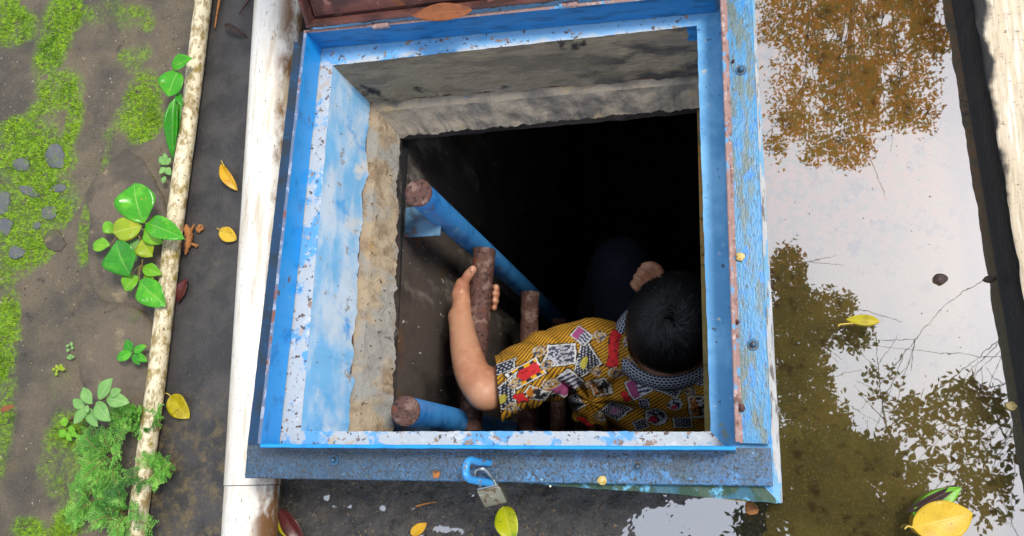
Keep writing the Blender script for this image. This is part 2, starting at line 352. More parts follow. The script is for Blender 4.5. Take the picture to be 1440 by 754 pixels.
M['stone'] = pmat('blue grey stone', S(92, 94, 94), [dict(c=S(92, 116, 40), s=60, lo=.50, hi=.66, seed=9), dict(c=S(84, 86, 90), s=40, lo=.45, hi=.62), dict(c=S(120, 108, 104), s=30, lo=.6, hi=.7, seed=3)], rough=.6, bump=[(120, .5, .003)])
M['pvc'] = pmat('white drain pipe plastic', S(226, 222, 212), [
    dict(c=S(214, 206, 190), s=9, lo=.45, hi=.65, d=6, st=(2, .5, 1)), dict(c=S(120, 84, 50), s=26, lo=.40, hi=.58, d=8, ax=('X', .35, .85), st=(1, .5, 1)), dict(c=S(176, 150, 116), s=120, lo=.62, hi=.70, d=5, amt=.7),
    dict(c=S(150, 124, 88), s=13, lo=.64, hi=.74, seed=4, st=(2, .5, 1)), dict(c=S(192, 176, 148), s=40, lo=.52, hi=.66, d=9, st=(2.2, .22, 1), seed=8, amt=.7), dict(c=S(120, 104, 88), s=150, lo=.66, hi=.69, d=3, st=(2.5, .4, 1), seed=9)], rough=.35, bump=[(200, .12, .001)])
M['conduit'] = pmat('dirty white conduit', S(220, 208, 174), [
    dict(c=S(148, 126, 80), s=90, lo=.45, hi=.60, d=10, rg=.72, st=(1, .5, 1)), dict(c=S(142, 120, 44), s=34, lo=.54, hi=.68, d=7, seed=5), dict(c=S(60, 48, 34), s=150, lo=.63, hi=.69, d=5)], rough=.5, bump=[(220, .3, .001)])
M['wood'] = pmat('bleached plank', S(206, 190, 160), [
    dict(c=S(182, 164, 136), s=70, lo=.46, hi=.66, d=9, rg=.7, st=(3.0, .35, 1)), dict(c=S(148, 126, 100), s=130, lo=.60, hi=.70, d=5, st=(2.6, .3, 1), seed=12, amt=.7), dict(c=S(228, 218, 200), s=60, lo=.5, hi=.66, st=(3, .15, 1), seed=3), dict(c=S(160, 116, 98), s=16, lo=.60, hi=.72, seed=5),
    dict(c=S(98, 78, 58), s=220, lo=.62, hi=.70, st=(.5, 1.0, 1), d=3, amt=.7), dict(c=S(24, 23, 22), px=('X', .988, .979, .05), ws=15)], rough=.7, bump=[(160, .5, .002, (3, .2, 1))])
M['wood_wet'] = pmat('dark wet plank edge', S(24, 23, 22), [dict(c=S(15, 15, 15), s=40, lo=.4, hi=.6), dict(c=S(52, 54, 46), s=120, lo=.66, hi=.72, st=(1, .3, 1))], rough=.6, spec=.2, bump=[(80, .5, .004)])
M['mud'] = pmat('silty puddle bed', S(140, 124, 70), [
    dict(c=S(108, 100, 56), s=5, lo=.44, hi=.60, d=8), dict(c=S(168, 140, 80), s=330, lo=.52, hi=.70, d=5), dict(c=S(168, 120, 56), px=('Y', .18, .42, .12), ws=7, s=90, lo=.40, hi=.58), dict(c=S(82, 64, 34), s=45, lo=.56, hi=.68, seed=5),  # golden Y-masked layer paints the reflected foliage into the bed colour
    dict(c=S(186, 160, 96), s=30, lo=.71, hi=.75, seed=8, st=(1, .4, 1))], rough=.8, bump=[(200, .4, .003)])
M['wetrock'] = pmat('wet black paving', S(54, 50, 46), [dict(c=S(74, 66, 54), s=60, lo=.50, hi=.66, d=8), dict(c=S(96, 70, 40), s=24, lo=.62, hi=.72, seed=3), dict(c=S(20, 20, 20), s=30, lo=.54, hi=.66, seed=5), dict(r=.55, s=30, lo=.5, hi=.65)], rough=.18, bump=[(160, .8, .006), (420, .9, .004)], spec=1.0, coat=.3)
M['ground'] = pmat('yard concrete', S(96, 92, 86), [dict(c=S(66, 64, 60), s=3, lo=.4, hi=.6)], rough=.8)
M['brass'] = pmat('tarnished padlock metal', S(150, 146, 124), [dict(c=S(112, 84, 56), s=90, lo=.52, hi=.66, d=6), dict(c=S(190, 188, 172), s=60, lo=.56, hi=.7, st=(1, 3, 1), seed=2)], rough=.35, metal=.8, bump=[(220, .3, .001)])
M['steel'] = pmat('scratched shackle steel', S(158, 166, 168), [dict(c=S(70, 120, 160), s=80, lo=.58, hi=.66), dict(c=S(110, 80, 56), s=70, lo=.62, hi=.7, seed=3)], rough=.28, metal=.9)
M['hasp'] = pmat('light blue hasp enamel', S(56, 150, 214), [dict(c=S(110, 186, 228), s=60, lo=.56, hi=.66), dict(c=S(120, 96, 90), s=90, lo=.60, hi=.63, d=9)], rough=.3)
M['bolt'] = pmat('dull painted bolt', S(56, 104, 136), [dict(c=S(92, 88, 84), s=200, lo=.45, hi=.6)], rough=.4, metal=.4)
M['bolt_rust'] = pmat('rusted bolt', S(96, 62, 54), [dict(c=S(60, 40, 36), s=250, lo=.45, hi=.6)], rough=.7)
M['skin'] = pmat('skin', S(198, 146, 114), [dict(c=S(178, 118, 88), s=17, lo=.42, hi=.66, d=7), dict(c=S(210, 160, 124), s=34, lo=.54, hi=.72, seed=2), dict(c=S(150, 96, 70), s=190, lo=.62, hi=.70, d=4, amt=.45)], rough=.45, bump=[(500, .3, .0008), (110, .2, .0012)], sss=.12)
M['hair'] = pmat('black hair', (.007, .007, .0075, 1), [dict(c=(.016, .015, .014, 1), s=120, lo=.5, hi=.7)], rough=.5, spec=.45)
M['hair_cap'] = pmat('dark scalp', (.003, .003, .003, 1), rough=.95, spec=.05)
M['trousers'] = pmat('navy trouser cloth', (.012, .016, .032, 1), [dict(c=(.02, .026, .05, 1), s=18, lo=.45, hi=.7)], rough=.9, bump=[(40, .4, .004)])
M['shirt'] = pmat('printed batik cotton', (1, 1, 1, 1), [], rough=.85, attr='print', bump=[(900, .15, .0005)])
M['collar'] = pmat('collar cloth', (.02, .025, .045, 1), [], rough=.85)
def grid_cloth(m):
    t = m.node_tree; b = t.nodes["Principled BSDF"]; uv = N(t, "ShaderNodeUVMap")
    br = N(t, "ShaderNodeTexBrick"); t.links.new(uv.outputs[0], br.inputs[0]); br.offset = .5
    br.inputs["Color1"].default_value = S(34, 38, 52); br.inputs["Color2"].default_value = S(46, 50, 66); br.inputs["Mortar"].default_value = S(176, 184, 196)
    br.inputs["Scale"].default_value = 1; br.inputs["Mortar Size"].default_value = .14; br.inputs["Brick Width"].default_value = 1.0; br.inputs["Row Height"].default_value = .8; br.inputs["Mortar Smooth"].default_value = .3
    t.links.new(br.outputs[0], b.inputs["Base Color"])
grid_cloth(M['collar'])
def water_mat():
    m = bpy.data.materials.new('still rain water'); m.use_nodes = True; t = m.node_tree; t.nodes.remove(t.nodes["Principled BSDF"])
    gq = N(t, "ShaderNodeNewGeometry"); dt = N(t, "ShaderNodeVectorMath", operation='DOT_PRODUCT'); t.links.new(gq.outputs["Normal"], dt.inputs[0]); t.links.new(gq.outputs["Incoming"], dt.inputs[1])
    ab = N(t, "ShaderNodeMath", operation='ABSOLUTE'); t.links.new(dt.outputs["Value"], ab.inputs[0])
    om = N(t, "ShaderNodeMath", operation='SUBTRACT'); om.inputs[0].default_value = 1.0; t.links.new(ab.outputs[0], om.inputs[1])
    pw = N(t, "ShaderNodeMath", operation='POWER'); t.links.new(om.outputs[0], pw.inputs[0]); pw.inputs[1].default_value = 5.0
    fr = N(t, "ShaderNodeMath", operation='MULTIPLY_ADD'); t.links.new(pw.outputs[0], fr.inputs[0]); fr.inputs[1].default_value = .58; fr.inputs[2].default_value = .42
    tr = N(t, "ShaderNodeBsdfTransparent"); tr.inputs[0].default_value = (.86, .84, .74, 1)
    gl = N(t, "ShaderNodeBsdfGlossy"); gl.inputs["Roughness"].default_value = .012; gl.inputs[0].default_value = (1, 1, 1, 1)
    ms = N(t, "ShaderNodeMixShader"); t.links.new(fr.outputs[0], ms.inputs[0]); t.links.new(tr.outputs[0], ms.inputs[1]); t.links.new(gl.outputs[0], ms.inputs[2])
    g = N(t, "ShaderNodeNewGeometry"); nz = N(t, "ShaderNodeTexNoise"); nz.inputs["Scale"].default_value = 38; nz.inputs["Detail"].default_value = 2
    t.links.new(g.outputs["Position"], nz.inputs["Vector"]); bp = N(t, "ShaderNodeBump"); bp.inputs["Strength"].default_value = .03; bp.inputs["Distance"].default_value = .001
    t.links.new(nz.outputs[0], bp.inputs["Height"]); t.links.new(bp.outputs[0], gl.inputs["Normal"])
    t.links.new(ms.outputs[0], t.nodes["Material Output"].inputs[0]); return m
M['water'] = water_mat()

# ------------------------------------------------------------------ setting: ground, water, tank
LIP = dict(BL=Vector((-.005, -.006, 0)), BR=Vector((.621, .005, 0)), TL=Vector((.005, .611, 0)), TR=Vector((.620, .604, 0)))
ZL, ZF = .204, .160            # lip top, flange top
def quad(l, b, r, t, bl=0, br=0, tl=0, tr=0):
    return [Vector((l + bl, b, 0)), Vector((r + br, b, 0)), Vector((r + tr, t, 0)), Vector((l + tl, t, 0))]
def loop(q, n):
    """points round a quad with n per side: bottom, right, top, left"""
    out = []
    for k in range(4):
        a, b = q[k], q[(k + 1) % 4]
        for i in range(n): out.append(a.lerp(b, i / n))
    return out

curb_out = [Vector((-.030, -.030, 0)), Vector((.6735, -.060, 0)), Vector((.6655, .66, 0)), Vector((-.02, .66, 0))]
def ground_sheet():
    R = 60.0
    inner = [p.copy() for p in curb_out]; c = Vector((.32, .3, 0))
    inner = [c + (p - c) * .985 for p in inner]
    V = [(p.x, p.y, -.035) for p in inner] + [(-R, -R, -.035), (R, -R, -.035), (R, R, -.035), (-R, R, -.035)]
    Fc = [(k, 4 + k, 4 + (k + 1) % 4, (k + 1) % 4) for k in range(4)]
    Fc = [f[::-1] for f in Fc]
    tag(mk('ground', V, Fc, M['ground'], smooth=False), kind='structure')
ground_sheet()

def height_grid(name, x0, x1, y0, y1, step, zfun, mat, attrs=None, kind='structure'):
    nx, ny = int((x1 - x0) / step) + 1, int((y1 - y0) / step) + 1
    X, Y = np.meshgrid(np.linspace(x0, x1, nx), np.linspace(y0, y1, ny)); P = np.stack([X.ravel(), Y.ravel()], 1)
    Z = zfun(P); V = np.concatenate([P, Z[:, None]], 1)
    i = np.arange(nx - 1)[None, :] + np.arange(ny - 1)[:, None] * nx
    Fc = np.stack([i, i + 1, i + 1 + nx, i + nx], -1).reshape(-1, 4)
    me = bpy.data.meshes.new(name); me.from_pydata(V.tolist(), [], Fc.tolist())
    for k, fn in (attrs or {}).items():
        a = me.attributes.new(k, 'FLOAT', 'POINT'); a.data.foreach_set("value", fn(P).astype(np.float32))
    o = link_mesh(name, me, mat); tag(o, kind=kind); return o

# mossy earth bank on the left
def zsoil(P):
    P = np.atleast_2d(P)
    return .006 + .07 * np.clip((-.36 - P[:, 0]) / .55, 0, 1) ** 1.2 + .010 * vnoise(P, 7, 3, 1) + .005 * vnoise(P, 38, 3, 5) + .002 * vnoise(P, 160, 2, 9)
def soil_at(px, py, up=0.0):
    z = .03
    for _ in range(5):
        p = at(px, py, z); z = float(zsoil(p[None, :2])[0])
    return Vector((p[0], p[1], z + up))
MOSS = [(85, 25, 30, 40, 1), (25, 40, 34, 26, 1), (75, 75, 26, 40, .9), (85, 125, 30, 34, 1), (62, 170, 26, 30, .9), (103, 172, 12, 38, 1.1), (20, 185, 30, 20, .9), (10, 8, 16, 14, .8), (50, 225, 52, 34, 1), (45, 285, 58, 45, 1), (35, 335, 45, 35, .95), (15, 375, 30, 30, .8),
        (190, 35, 24, 26, .5), (190, 78, 24, 24, .6), (205, 135, 26, 40, .75), (195, 172, 34, 26, .8), (152, 222, 9, 26, .7), (165, 190, 20, 15, .5), (8, 450, 16, 40, .95), (4, 500, 18, 40, .9), (2, 610, 16, 60, .85), (85, 540, 18, 24, .4), (92, 640, 30, 44, .6),
        (40, 744, 24, 14, .7), (95, 738, 22, 20, .8), (150, 20, 30, 20, .3), (125, 320, 12, 40, .45), (120, 690, 30, 40, .5), (80, 595, 10, 22, .4)]
_mb = []
for (px, py, rx, ry, a) in MOSS:
    c = soil_at(px, py); k = 1 / 690.0; _mb.append((c.x, c.y, rx * k, ry * k * 1.06, a))
def moss_mask(P):
    d = np.zeros(len(P)); nz = vnoise(P, 16, 4, 21)
    for (x, y, rx, ry, a) in _mb:
        q = ((P[:, 0] - x) / rx) ** 2 + ((P[:, 1] - y) / ry) ** 2
        d = np.maximum(d, a * np.clip(1.45 - q, 0, 1))
    return np.clip((d + 1.1 * nz - .10) * 1.05, 0, 1) * (d > .02)
soil = height_grid('mossy_ground', -1.25, -.338, -.5, 1.35, .006, zsoil, M['soil'], {'moss': moss_mask})
def zchan(P): return .001 * vnoise(P, 30, 3, 4) + .0006 * vnoise(P, 150, 2, 3) - .001
height_grid('channel_floor', -.345, -.079, -.6, 1.4, .006, zchan, M['channel'])
DIPS = [(628, 744, .022, .005), (985, 738, .055, .009), (905, 745, .030, .006), (1010, 725, .03, .010)]
def zfront(P):
    z = -.0015 + .0045 * vnoise(P, 22, 3, 31) + .0052 * vnoise(P, 75, 3, 33) + .0026 * vnoise(P, 260, 2, 35)
    for (px, py, r, dep) in DIPS:
        c = at(px, py, 0); z = z - dep * np.exp(-(((P[:, 0] - c[0]) / r) ** 2 + ((P[:, 1] - c[1]) / (r * .6)) ** 2))
    return z - .03 * np.clip((P[:, 0] - .60 + .035 * vnoise(P, 14, 3, 37)) / .06, 0, 1) ** 1.5
height_grid('wet_paving', -.080, .70, -.40, -.018, .0035, zfront, M['wetrock'])
def zbed(P): return -.026 + .004 * vnoise(P, 9, 3, 41) + .0015 * vnoise(P, 60, 3, 43)
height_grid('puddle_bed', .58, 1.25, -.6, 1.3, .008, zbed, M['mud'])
WZ = -.0052
tag(mk('water', [(-.078, -.45, WZ), (1.25, -.45, WZ), (1.25, 1.25, WZ), (.668, 1.25, WZ), (.668, -.03, WZ), (-.078, -.03, WZ)], [(0, 1, 4, 5), (1, 2, 3, 4)], M['water'], smooth=False), kind='structure')

# the dark tank below
TX0, TX1, TY0, TY1, TZ0, TZ1 = .076, 1.35, -.40, 1.70, -1.85, -.056
def tank():
    n = 40
    V = []; Fc = []
    for j in range(n + 1):
        for i in range(n + 1):
            y = TY0 + (TY1 - TY0) * j / n; z = TZ0 + (TZ1 - TZ0) * i / n
            V.append((TX0 + .004 * float(vnoise([[y * 1, z, 0]], 12, 3, 7)[0]), y, z))
    for j in range(n):
        for i in range(n):
            a = j * (n + 1) + i; Fc.append((a, a + n + 1, a + n + 2, a + 1))
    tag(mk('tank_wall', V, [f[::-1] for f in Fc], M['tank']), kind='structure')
    c = [(TX0 - .006, TY0), (TX1, TY0), (TX1, TY1), (TX0 - .006, TY1)]
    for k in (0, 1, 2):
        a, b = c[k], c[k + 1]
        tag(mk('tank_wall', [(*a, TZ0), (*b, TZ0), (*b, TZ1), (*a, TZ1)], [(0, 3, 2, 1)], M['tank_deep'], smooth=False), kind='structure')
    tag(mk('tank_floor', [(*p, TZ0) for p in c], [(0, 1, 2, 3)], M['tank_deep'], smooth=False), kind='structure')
tank()

# ------------------------------------------------------------------ concrete curb of the hatch
def curb():
    root = thing('concrete_curb', 'raised concrete hatch curb, painted pale blue inside, with broken tan and grey edges under it', 'hatch curb', (.32, .3, 0))
    n = 240
    H0 = [Vector((.027, .014, 0)), Vector((.592, .024, 0)), Vector((.587, .586, 0)), Vector((.027, .580, 0))]
    H1 = [Vector((.049, .008, 0)), Vector((.597, .016, 0)), Vector((.593, .562, 0)), Vector((.0445, .563, 0))]
    H2 = [Vector((.098, .006, 0)), Vector((.598, .012, 0)), Vector((.594, .535, 0)), Vector((.077, .524, 0))]
    H1b = [Vector((.061, .007, 0)), Vector((.598, .014, 0)), Vector((.594, .556, 0)), Vector((.056, .552, 0))]
    T = [Vector((TX0 + .001, TY0, 0)), Vector((TX1, TY0, 0)), Vector((TX1, TY1, 0)), Vector((TX0 + .001, TY1, 0))]
    cen = Vector((.31, .3, 0))
    def ring(q, z, jx=0, jz=0, sc=40, seed=0):
        P = loop(q, n); a = np.array([[p.x, p.y, z] for p in P]); nx = vnoise(a, sc, 4, seed); nz = vnoise(a, sc, 4, seed + 50)
        side = np.repeat(np.arange(4), n)
        nrm = np.array([[0, -1], [1, 0], [0, 1], [-1, 0]])[side]
        # fade the jitter near corners so that neighbouring sides meet
        a[:, :2] += nrm * (nx * jx)[:, None]; a[:, 2] += nz * jz
        return a
    def strip(r0, r1, sub=1):
        k = len(r0); V = []; 
        for s in range(sub + 1): V.append(r0 + (r1 - r0) * s / sub)
        V = np.concatenate(V); Fc = []; sd = []
        for s in range(sub):
            for i in range(k):
                j = (i + 1) % k; Fc.append((s * k + i, s * k + j, (s + 1) * k + j, (s + 1) * k + i)); sd.append(i // n)
        return V, Fc, sd
    def roughen(V, amt, sc, seed): 
        d = np.stack([vnoise(V, sc, 3, seed + q) for q in range(3)], 1); return V + d * amt
    zt = .153
    # outside
    top_o = ring(curb_out, zt - .004, .0045, .003, 38, 3)
    V, Fc, sd = strip(ring([p + Vector((0.012 if k in (1, 2) else 0, -.004 if k in (0, 1) else 0, 0)) for k, p in enumerate(curb_out)], -.04), top_o, 4)
    mk('outer_face', V, Fc, [M['curb'], M['curb_white']], root, mi=[1 if s == 1 else 0 for s in sd])
    # ledge: full top
    e0 = ring(H0, zt, .0012, .001, 60, 5)
    V, Fc, sd = strip(top_o, e0, 10); V[n * 4:] = np.concatenate([roughen(V[n * 4:-n * 4], .0006, 90, 8), V[-n * 4:]])
    mi = []
    for i, f in enumerate(Fc):
        q = V[list(f)].mean(0)
        outer = i // (4 * n) < (3 if sd[i] == 0 else 1)
        mi.append(1 if (sd[i] == 1 and not outer) else (2 if outer and sd[i] == 1 else (3 if outer else 0)))
    mk('ledge', V, Fc, [M['ledge'], M['ledge_right'], M['curb_white'], M['curb']], root, mi=mi)
    # painted / bare inner faces of the upper layer
    e1 = ring(H1, .046, .0085, .011, 46, 11)
    e00 = e0.copy(); e00[:, 2] -= .0002
    V, Fc, sd = strip(e00, e1, 14); mid = V[4 * n:-4 * n]; topside = np.tile(np.repeat(np.arange(4), n) == 2, 13)
    rr = roughen(mid, .0022, 40, 60); mid = np.where(topside[:, None], rr, roughen(mid, .0006, 30, 61)); V = np.concatenate([V[:4 * n], mid, V[-4 * n:]])
    pf = [i for i in range(len(Fc)) if sd[i] != 2]; bf = [i for i in range(len(Fc)) if sd[i] == 2]
    mk('painted_inner_face', V, [Fc[i] for i in pf], M['inner_blue'], root)
    mi = [1 if (V[list(Fc[i])].mean(0)[0] > .574 and V[list(Fc[i])].mean(0)[2] > .125) else 0 for i in bf]
    mk('bare_inner_face', V, [Fc[i] for i in bf], [M['bare'], M['paint_mid']], root, mi=mi)
    # broken underside of that layer
    e2 = ring([p + (p - cen).normalized() * .006 for p in H1], .040, .002, .002, 60, 15)
    V, Fc, sd = strip(e1, e2, 2)
    mk('broken_rim', V, Fc, M['redbreak'], root)
    # lower layer, tan on the left and pale on the back wall
    e3 = ring(H1b, .034, .002, .002, 50, 18); e4 = ring(H2, -.012, .0065, .009, 75, 21)
    V, Fc, sd = strip(e2, e3, 1); V2, F2, s2 = strip(e3, e4, 10); V2 = np.concatenate([V2[:4 * n], roughen(V2[4 * n:-4 * n], .0042, 55, 70), V2[-4 * n:]])
    mk('lower_layer', np.concatenate([V, V2]), Fc + [tuple(i + len(V) for i in f) for f in F2], [M['tan'], M['bare_pale']], root, mi=[1 if s == 2 else 0 for s in sd + s2])
    e5 = ring([p + (p - cen).normalized() * .010 for p in H2], -.045, .002, .002, 40, 25); e6 = ring(T, TZ1)
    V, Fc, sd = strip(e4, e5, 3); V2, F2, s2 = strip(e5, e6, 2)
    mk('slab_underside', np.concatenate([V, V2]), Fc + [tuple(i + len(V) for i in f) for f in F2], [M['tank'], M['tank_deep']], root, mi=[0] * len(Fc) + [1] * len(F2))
curb()

# ------------------------------------------------------------------ steel angle frame
frame = thing('hatch_surround', 'blue painted steel angle frame around the open hatch, rusty along its upper edge', 'hatch frame', (.32, .3, ZF - .004))
def bar(p0, p1, out, mats, e0=0.0, e1=0.0, wid=.046, th=.005, dz=0.0, seed=0, n=90, lipm=.0, flake=None):
    """steel angle: upright lip along p0-p1 and flat flange outward; e0/e1 lengthen the flange ends"""
    d = (p1 - p0); L = d.length; d = d / L; out = Vector(out); out = (out - d * out.dot(d)).normalized()
    zb = ZF - .0055 + dz
    prof = [(0, zb - .001), (0, ZL - .0012), (.0012, ZL), (th - .001, ZL), (th, ZL - .0012), (th, ZF + .003 + dz), (th + .003, ZF + dz), (flake or wid * .5, ZF + dz), (wid - .0012, ZF + dz), (wid, ZF - .0012 + dz), (wid, zb)]
    mats_i = [0, 1, 1, 1, 2, 2, 2, 2, 2, 2, 2]
    if flake: mats_i[4] = mats_i[5] = mats_i[6] = 1
    V = []; k = len(prof)
    for i in range(n + 1):
        for (o, z) in prof:
            s = L * i / n
            q = p0 + d * s + out * o; V.append((q.x, q.y, z))
    V = np.array(V); nz = vnoise(V, 70, 3, seed); 
    V[:, 0] += out.x * nz * .0006; V[:, 1] += out.y * nz * .0006; V[:, 2] += vnoise(V, 90, 2, seed + 3) * .0004
    Fc = []; mi = []
    for i in range(n):
        for j in range(k):
            j2 = (j + 1) % k; Fc.append((i * k + j, i * k + j2, (i + 1) * k + j2, (i + 1) * k + j)); mi.append(mats_i[j])
    Fc.append(tuple(range(k))[::-1]); Fc.append(tuple(n * k + j for j in range(k))); mi += [2, 2]
    V = [tuple(v) for v in V]
    for (s0, s1) in ((-e0, .0), (L, L + e1)):          # the flange runs on past the upright at its ends
        if s1 - s0 <= 0: continue
        b = len(V)
        for s in (s0, s1):
            for (o, z) in ((.0005, zb), (.0005, ZF + dz), (wid - .0012, ZF + dz), (wid, ZF - .0012 + dz), (wid, zb)):
                q = p0 + d * s + out * o; V.append((q.x, q.y, z))
        for j in range(5): Fc.append((b + j, b + (j + 1) % 5, b + 5 + (j + 1) % 5, b + 5 + j)); mi.append(2)
        Fc.append(tuple(b + j for j in range(5))[::-1]); Fc.append(tuple(b + 5 + j for j in range(5))); mi += [2, 2]
    return mk('frame_bar', V, Fc, mats, frame, mi=mi, sharp=40)
bar(LIP['BL'], LIP['BR'], (0, -1, 0), [M['ledge_right'], M['paint_bright'], M['flange_dark']], .046, .042, seed=1)
bar(LIP['BR'] + Vector((0, .0052, 0)), LIP['TR'] + Vector((0, .03, 0)), (1, 0, 0), [M['rust_edge'], M['rust_edge'], M['flange']], 0, .05, wid=.043, dz=.0028, seed=2, flake=.0092)
bar(LIP['TL'] + Vector((-.0045, 0, 0)), LIP['TR'] + Vector((-.0055, 0, 0)), (0, 1, 0), [M['paint_mid'], M['rust_edge'], M['gap_shade']], .034, -.002, wid=.03, seed=3)
bar(LIP['BL'] + Vector((0, .0002, 0)), LIP['TL'] + Vector((0, .0002, 0)), (-1, 0, 0), [M['paint_bright'], M['worn_edge'], M['flange_left']], .014, .012, wid=.047, dz=-.0004, seed=4)
def bolt(px, py, z, r, mat, dome=True):
    c = A(px, py, z); a = Acc()
    if dome: a.add(*tube([c - Vector((0, 0, .001)), c + Vector((0, 0, .0012))], [r * 1.7, r * 1.6], 18, cap=None))
    a.add(*tube([c, c + Vector((0, 0, .0035))], [r, r * .9], 6 if dome else 12)); a.build('bolt', mat, frame, sharp=35)
for (px, py) in ((1042, 99), (1059, 485)): bolt(px, py, ZF + .003, .0045, M['bolt'])
for (px, py) in ((470, 647), (897, 656)): bolt(px, py, ZF, .0045, M['bolt'])
bolt(1042, 574, ZF + .003, .0052, M['bolt_rust'], False); bolt(1037, 453, ZF + .006, .003, M['bolt_rust'], False)
bolt(1031, 87, ZF + .003, .0022, M['bolt_rust'], False)
# hasp staple standing on the front flange
st = bez([A(692, 652, ZF - .004), A(676, 650, .18), A(660, 648, .205), A(655, 660, .212), A(659, 673, .203), A(676, 677, .178), A(692, 679, ZF - .004)], 36)
Acc().add(*tube(st, [.0048] * 36, 14)).build('hasp_staple', M['hasp'], frame)

# padlock
def padlock():
    cz = .158
    root = thing('padlock', 'tarnished brass padlock hanging from the blue hasp staple at the front of the hatch frame', 'padlock', A(692, 697, cz - .02))
    tl, tr, bl = A(670, 691, cz + .002), A(702, 683, cz + .004), A(685, 714, cz - .016)
    u = (tr - tl); wd = u.length; u.normalize(); v = (bl - tl); v = v - u * v.dot(u); ht = v.length; v.normalize(); nn = u.cross(v).normalized()
    if nn.z < 0: nn = -nn
    c = (tl + tr) * .5 + v * ht * .5
    th = .013
    c = c - nn * th * .5
    Acc().add(*box(c, wd, ht, th, u, v, nn, .0022)).build('body', M['brass'], root, sharp=50)
    Acc().add(*box(c - v * (ht * .5 + .0012), wd * .9, .003, th * .85, u, v, nn, .0008)).build('top_plate', M['steel'], root, sharp=50)
    a0 = c - v * ht * .45 - u * wd * .30; a1 = c - v * ht * .45 + u * wd * .30
    top = c - v * (ht * .5 + .030)
    path = bez([a0, a0 - v * .010 + nn * .002, a0 - v * .020 + nn * .004 + u * .001, top - u * .004 + nn * .006, top + u * .006 + nn * .005, a1 - v * .018 + nn * .003, a1 - v * .008, a1], 40)
    Acc().add(*tube(path, [.0030] * 40, 12)).build('shackle', M['steel'], root)
    k = c + v * (ht * .5) ; Acc().add(*tube([k - v * .001, k + v * .0006], [.0032, .0032], 14, cap=None)).build('keyhole', M['bolt_rust'], root)
padlock()

# opened lid leaning back behind the frame
def lid():
    y0, z0 = .617, .203
    root = thing('hatch_cover', 'rust brown steel hatch lid tipped back open behind the blue frame', 'hatch lid', (.32, y0, z0))
    up = Vector((0, .62, .78)); inn = Vector((0, -.78, .62)); X = Vector((1, 0, 0))
    o = Vector((.325, y0, z0 - .002)) + Vector((0, .006, .002)); W = .63; H = .62
    p = box(o + up * (H * .5 + .004) - inn * .014, W, H, .004, X, up, inn, .001); Acc().add(*p).build('plate', M['rust'], root, sharp=40)
    def rim(c, sx, sy, sz): Acc().add(*box(c, sx, sy, sz, X, up, inn, .0012)).build('rim_bar', M['rust'], root, sharp=40)
    rim(o + up * .004, W, .005, .030)
    rim(o + up * (H + .004), W, .005, .030)
    for s in (-1, 1): rim(o + up * (H * .5 + .004) + X * s * (W * .5 - .003), .005, H - .006, .028)
    rim(o + up * .030 - inn * .0075, W - .02, .036, .006)
    for px in (538, 800): 
        c = Vector((A(px, 22, .2).x, y0 - .006, z0 - .001)); Acc().add(*tube([c - X * .013, c + X * .013], [.005, .005], 12, cap=None)).build('hinge', M['rust_edge'], root, sharp=40)
lid()

# ------------------------------------------------------------------ ladder in the shaft
def ladder():
    root = thing('ladder', 'blue ladder with rusty rungs fixed to the left wall of the tank', 'ladder', (.145, .22, TZ0))
    r = .0222
    for (px, py) in ((588, 271), (570, 578)):
        c = A(px, py, .05)
        rail = Acc().add(*tube([Vector((c.x, c.y, TZ0)), Vector((c.x, c.y, -.6)), Vector((c.x, c.y, -.2)), Vector((c.x, c.y, .049))], [r] * 4, 28, cap=None)).build('rail', M['rail_blue'], root, sharp=40)
        th = np.linspace(0, 2 * math.pi, 28, endpoint=False)
        V = [(c.x, c.y, .0505)]; 
        for q, rr in enumerate((.45, .8, 1.03)):
            for t in th: V.append((c.x + r * rr * math.cos(t), c.y + r * rr * math.sin(t), .0505 + random.uniform(-.0006, .0008)))
        for t in th: V.append((c.x + r * 1.03 * math.cos(t), c.y + r * 1.03 * math.sin(t), .046))
        Fc = [(0, 1 + k, 1 + (k + 1) % 28) for k in range(28)]
        for q in range(3): Fc += [(1 + q * 28 + k, 1 + (q + 1) * 28 + k, 1 + (q + 1) * 28 + (k + 1) % 28, 1 + q * 28 + (k + 1) % 28) for k in range(28)]
        mk('end_cap', V, Fc, M['rung_rust'], rail)
    for z in (-.22, -.57, -.92, -1.27, -1.62):
        ya, yb = (.372, .036) if z > -.3 else (.362, .036)
        xa = .176 if z > -.3 else .184
        P = [Vector((xa + (.162 - xa) * (i / 40) * (1 if z > -.3 else 0), ya + (yb - ya) * i / 40, z)) for i in range(41)]
        R = [.0205 + .0006 * random.uniform(-1, 1) for _ in P]; R[0] = .0222; R[1] = .0215
        V, Fc = tube(P, R, 24, cap=None); V = np.array(V); V += np.stack([vnoise(V, 130, 2, q) for q in (1, 2, 3)], 1) * .0007
        mk('rung', V, Fc, M['rung_rust'], root, sharp=50)
    # flat bracket tying the rail to the wall
    y1, y0 = A(590, 292, -.06).y, A(590, 334, -.06).y
    for yc in ((y0 + y1) / 2 + .002, .030): Acc().add(*box((.110, yc, -.064), .066, y1 - y0, .005, bev=.001)).build('wall_bracket', M['dull_blue'], root, sharp=40)
ladder()
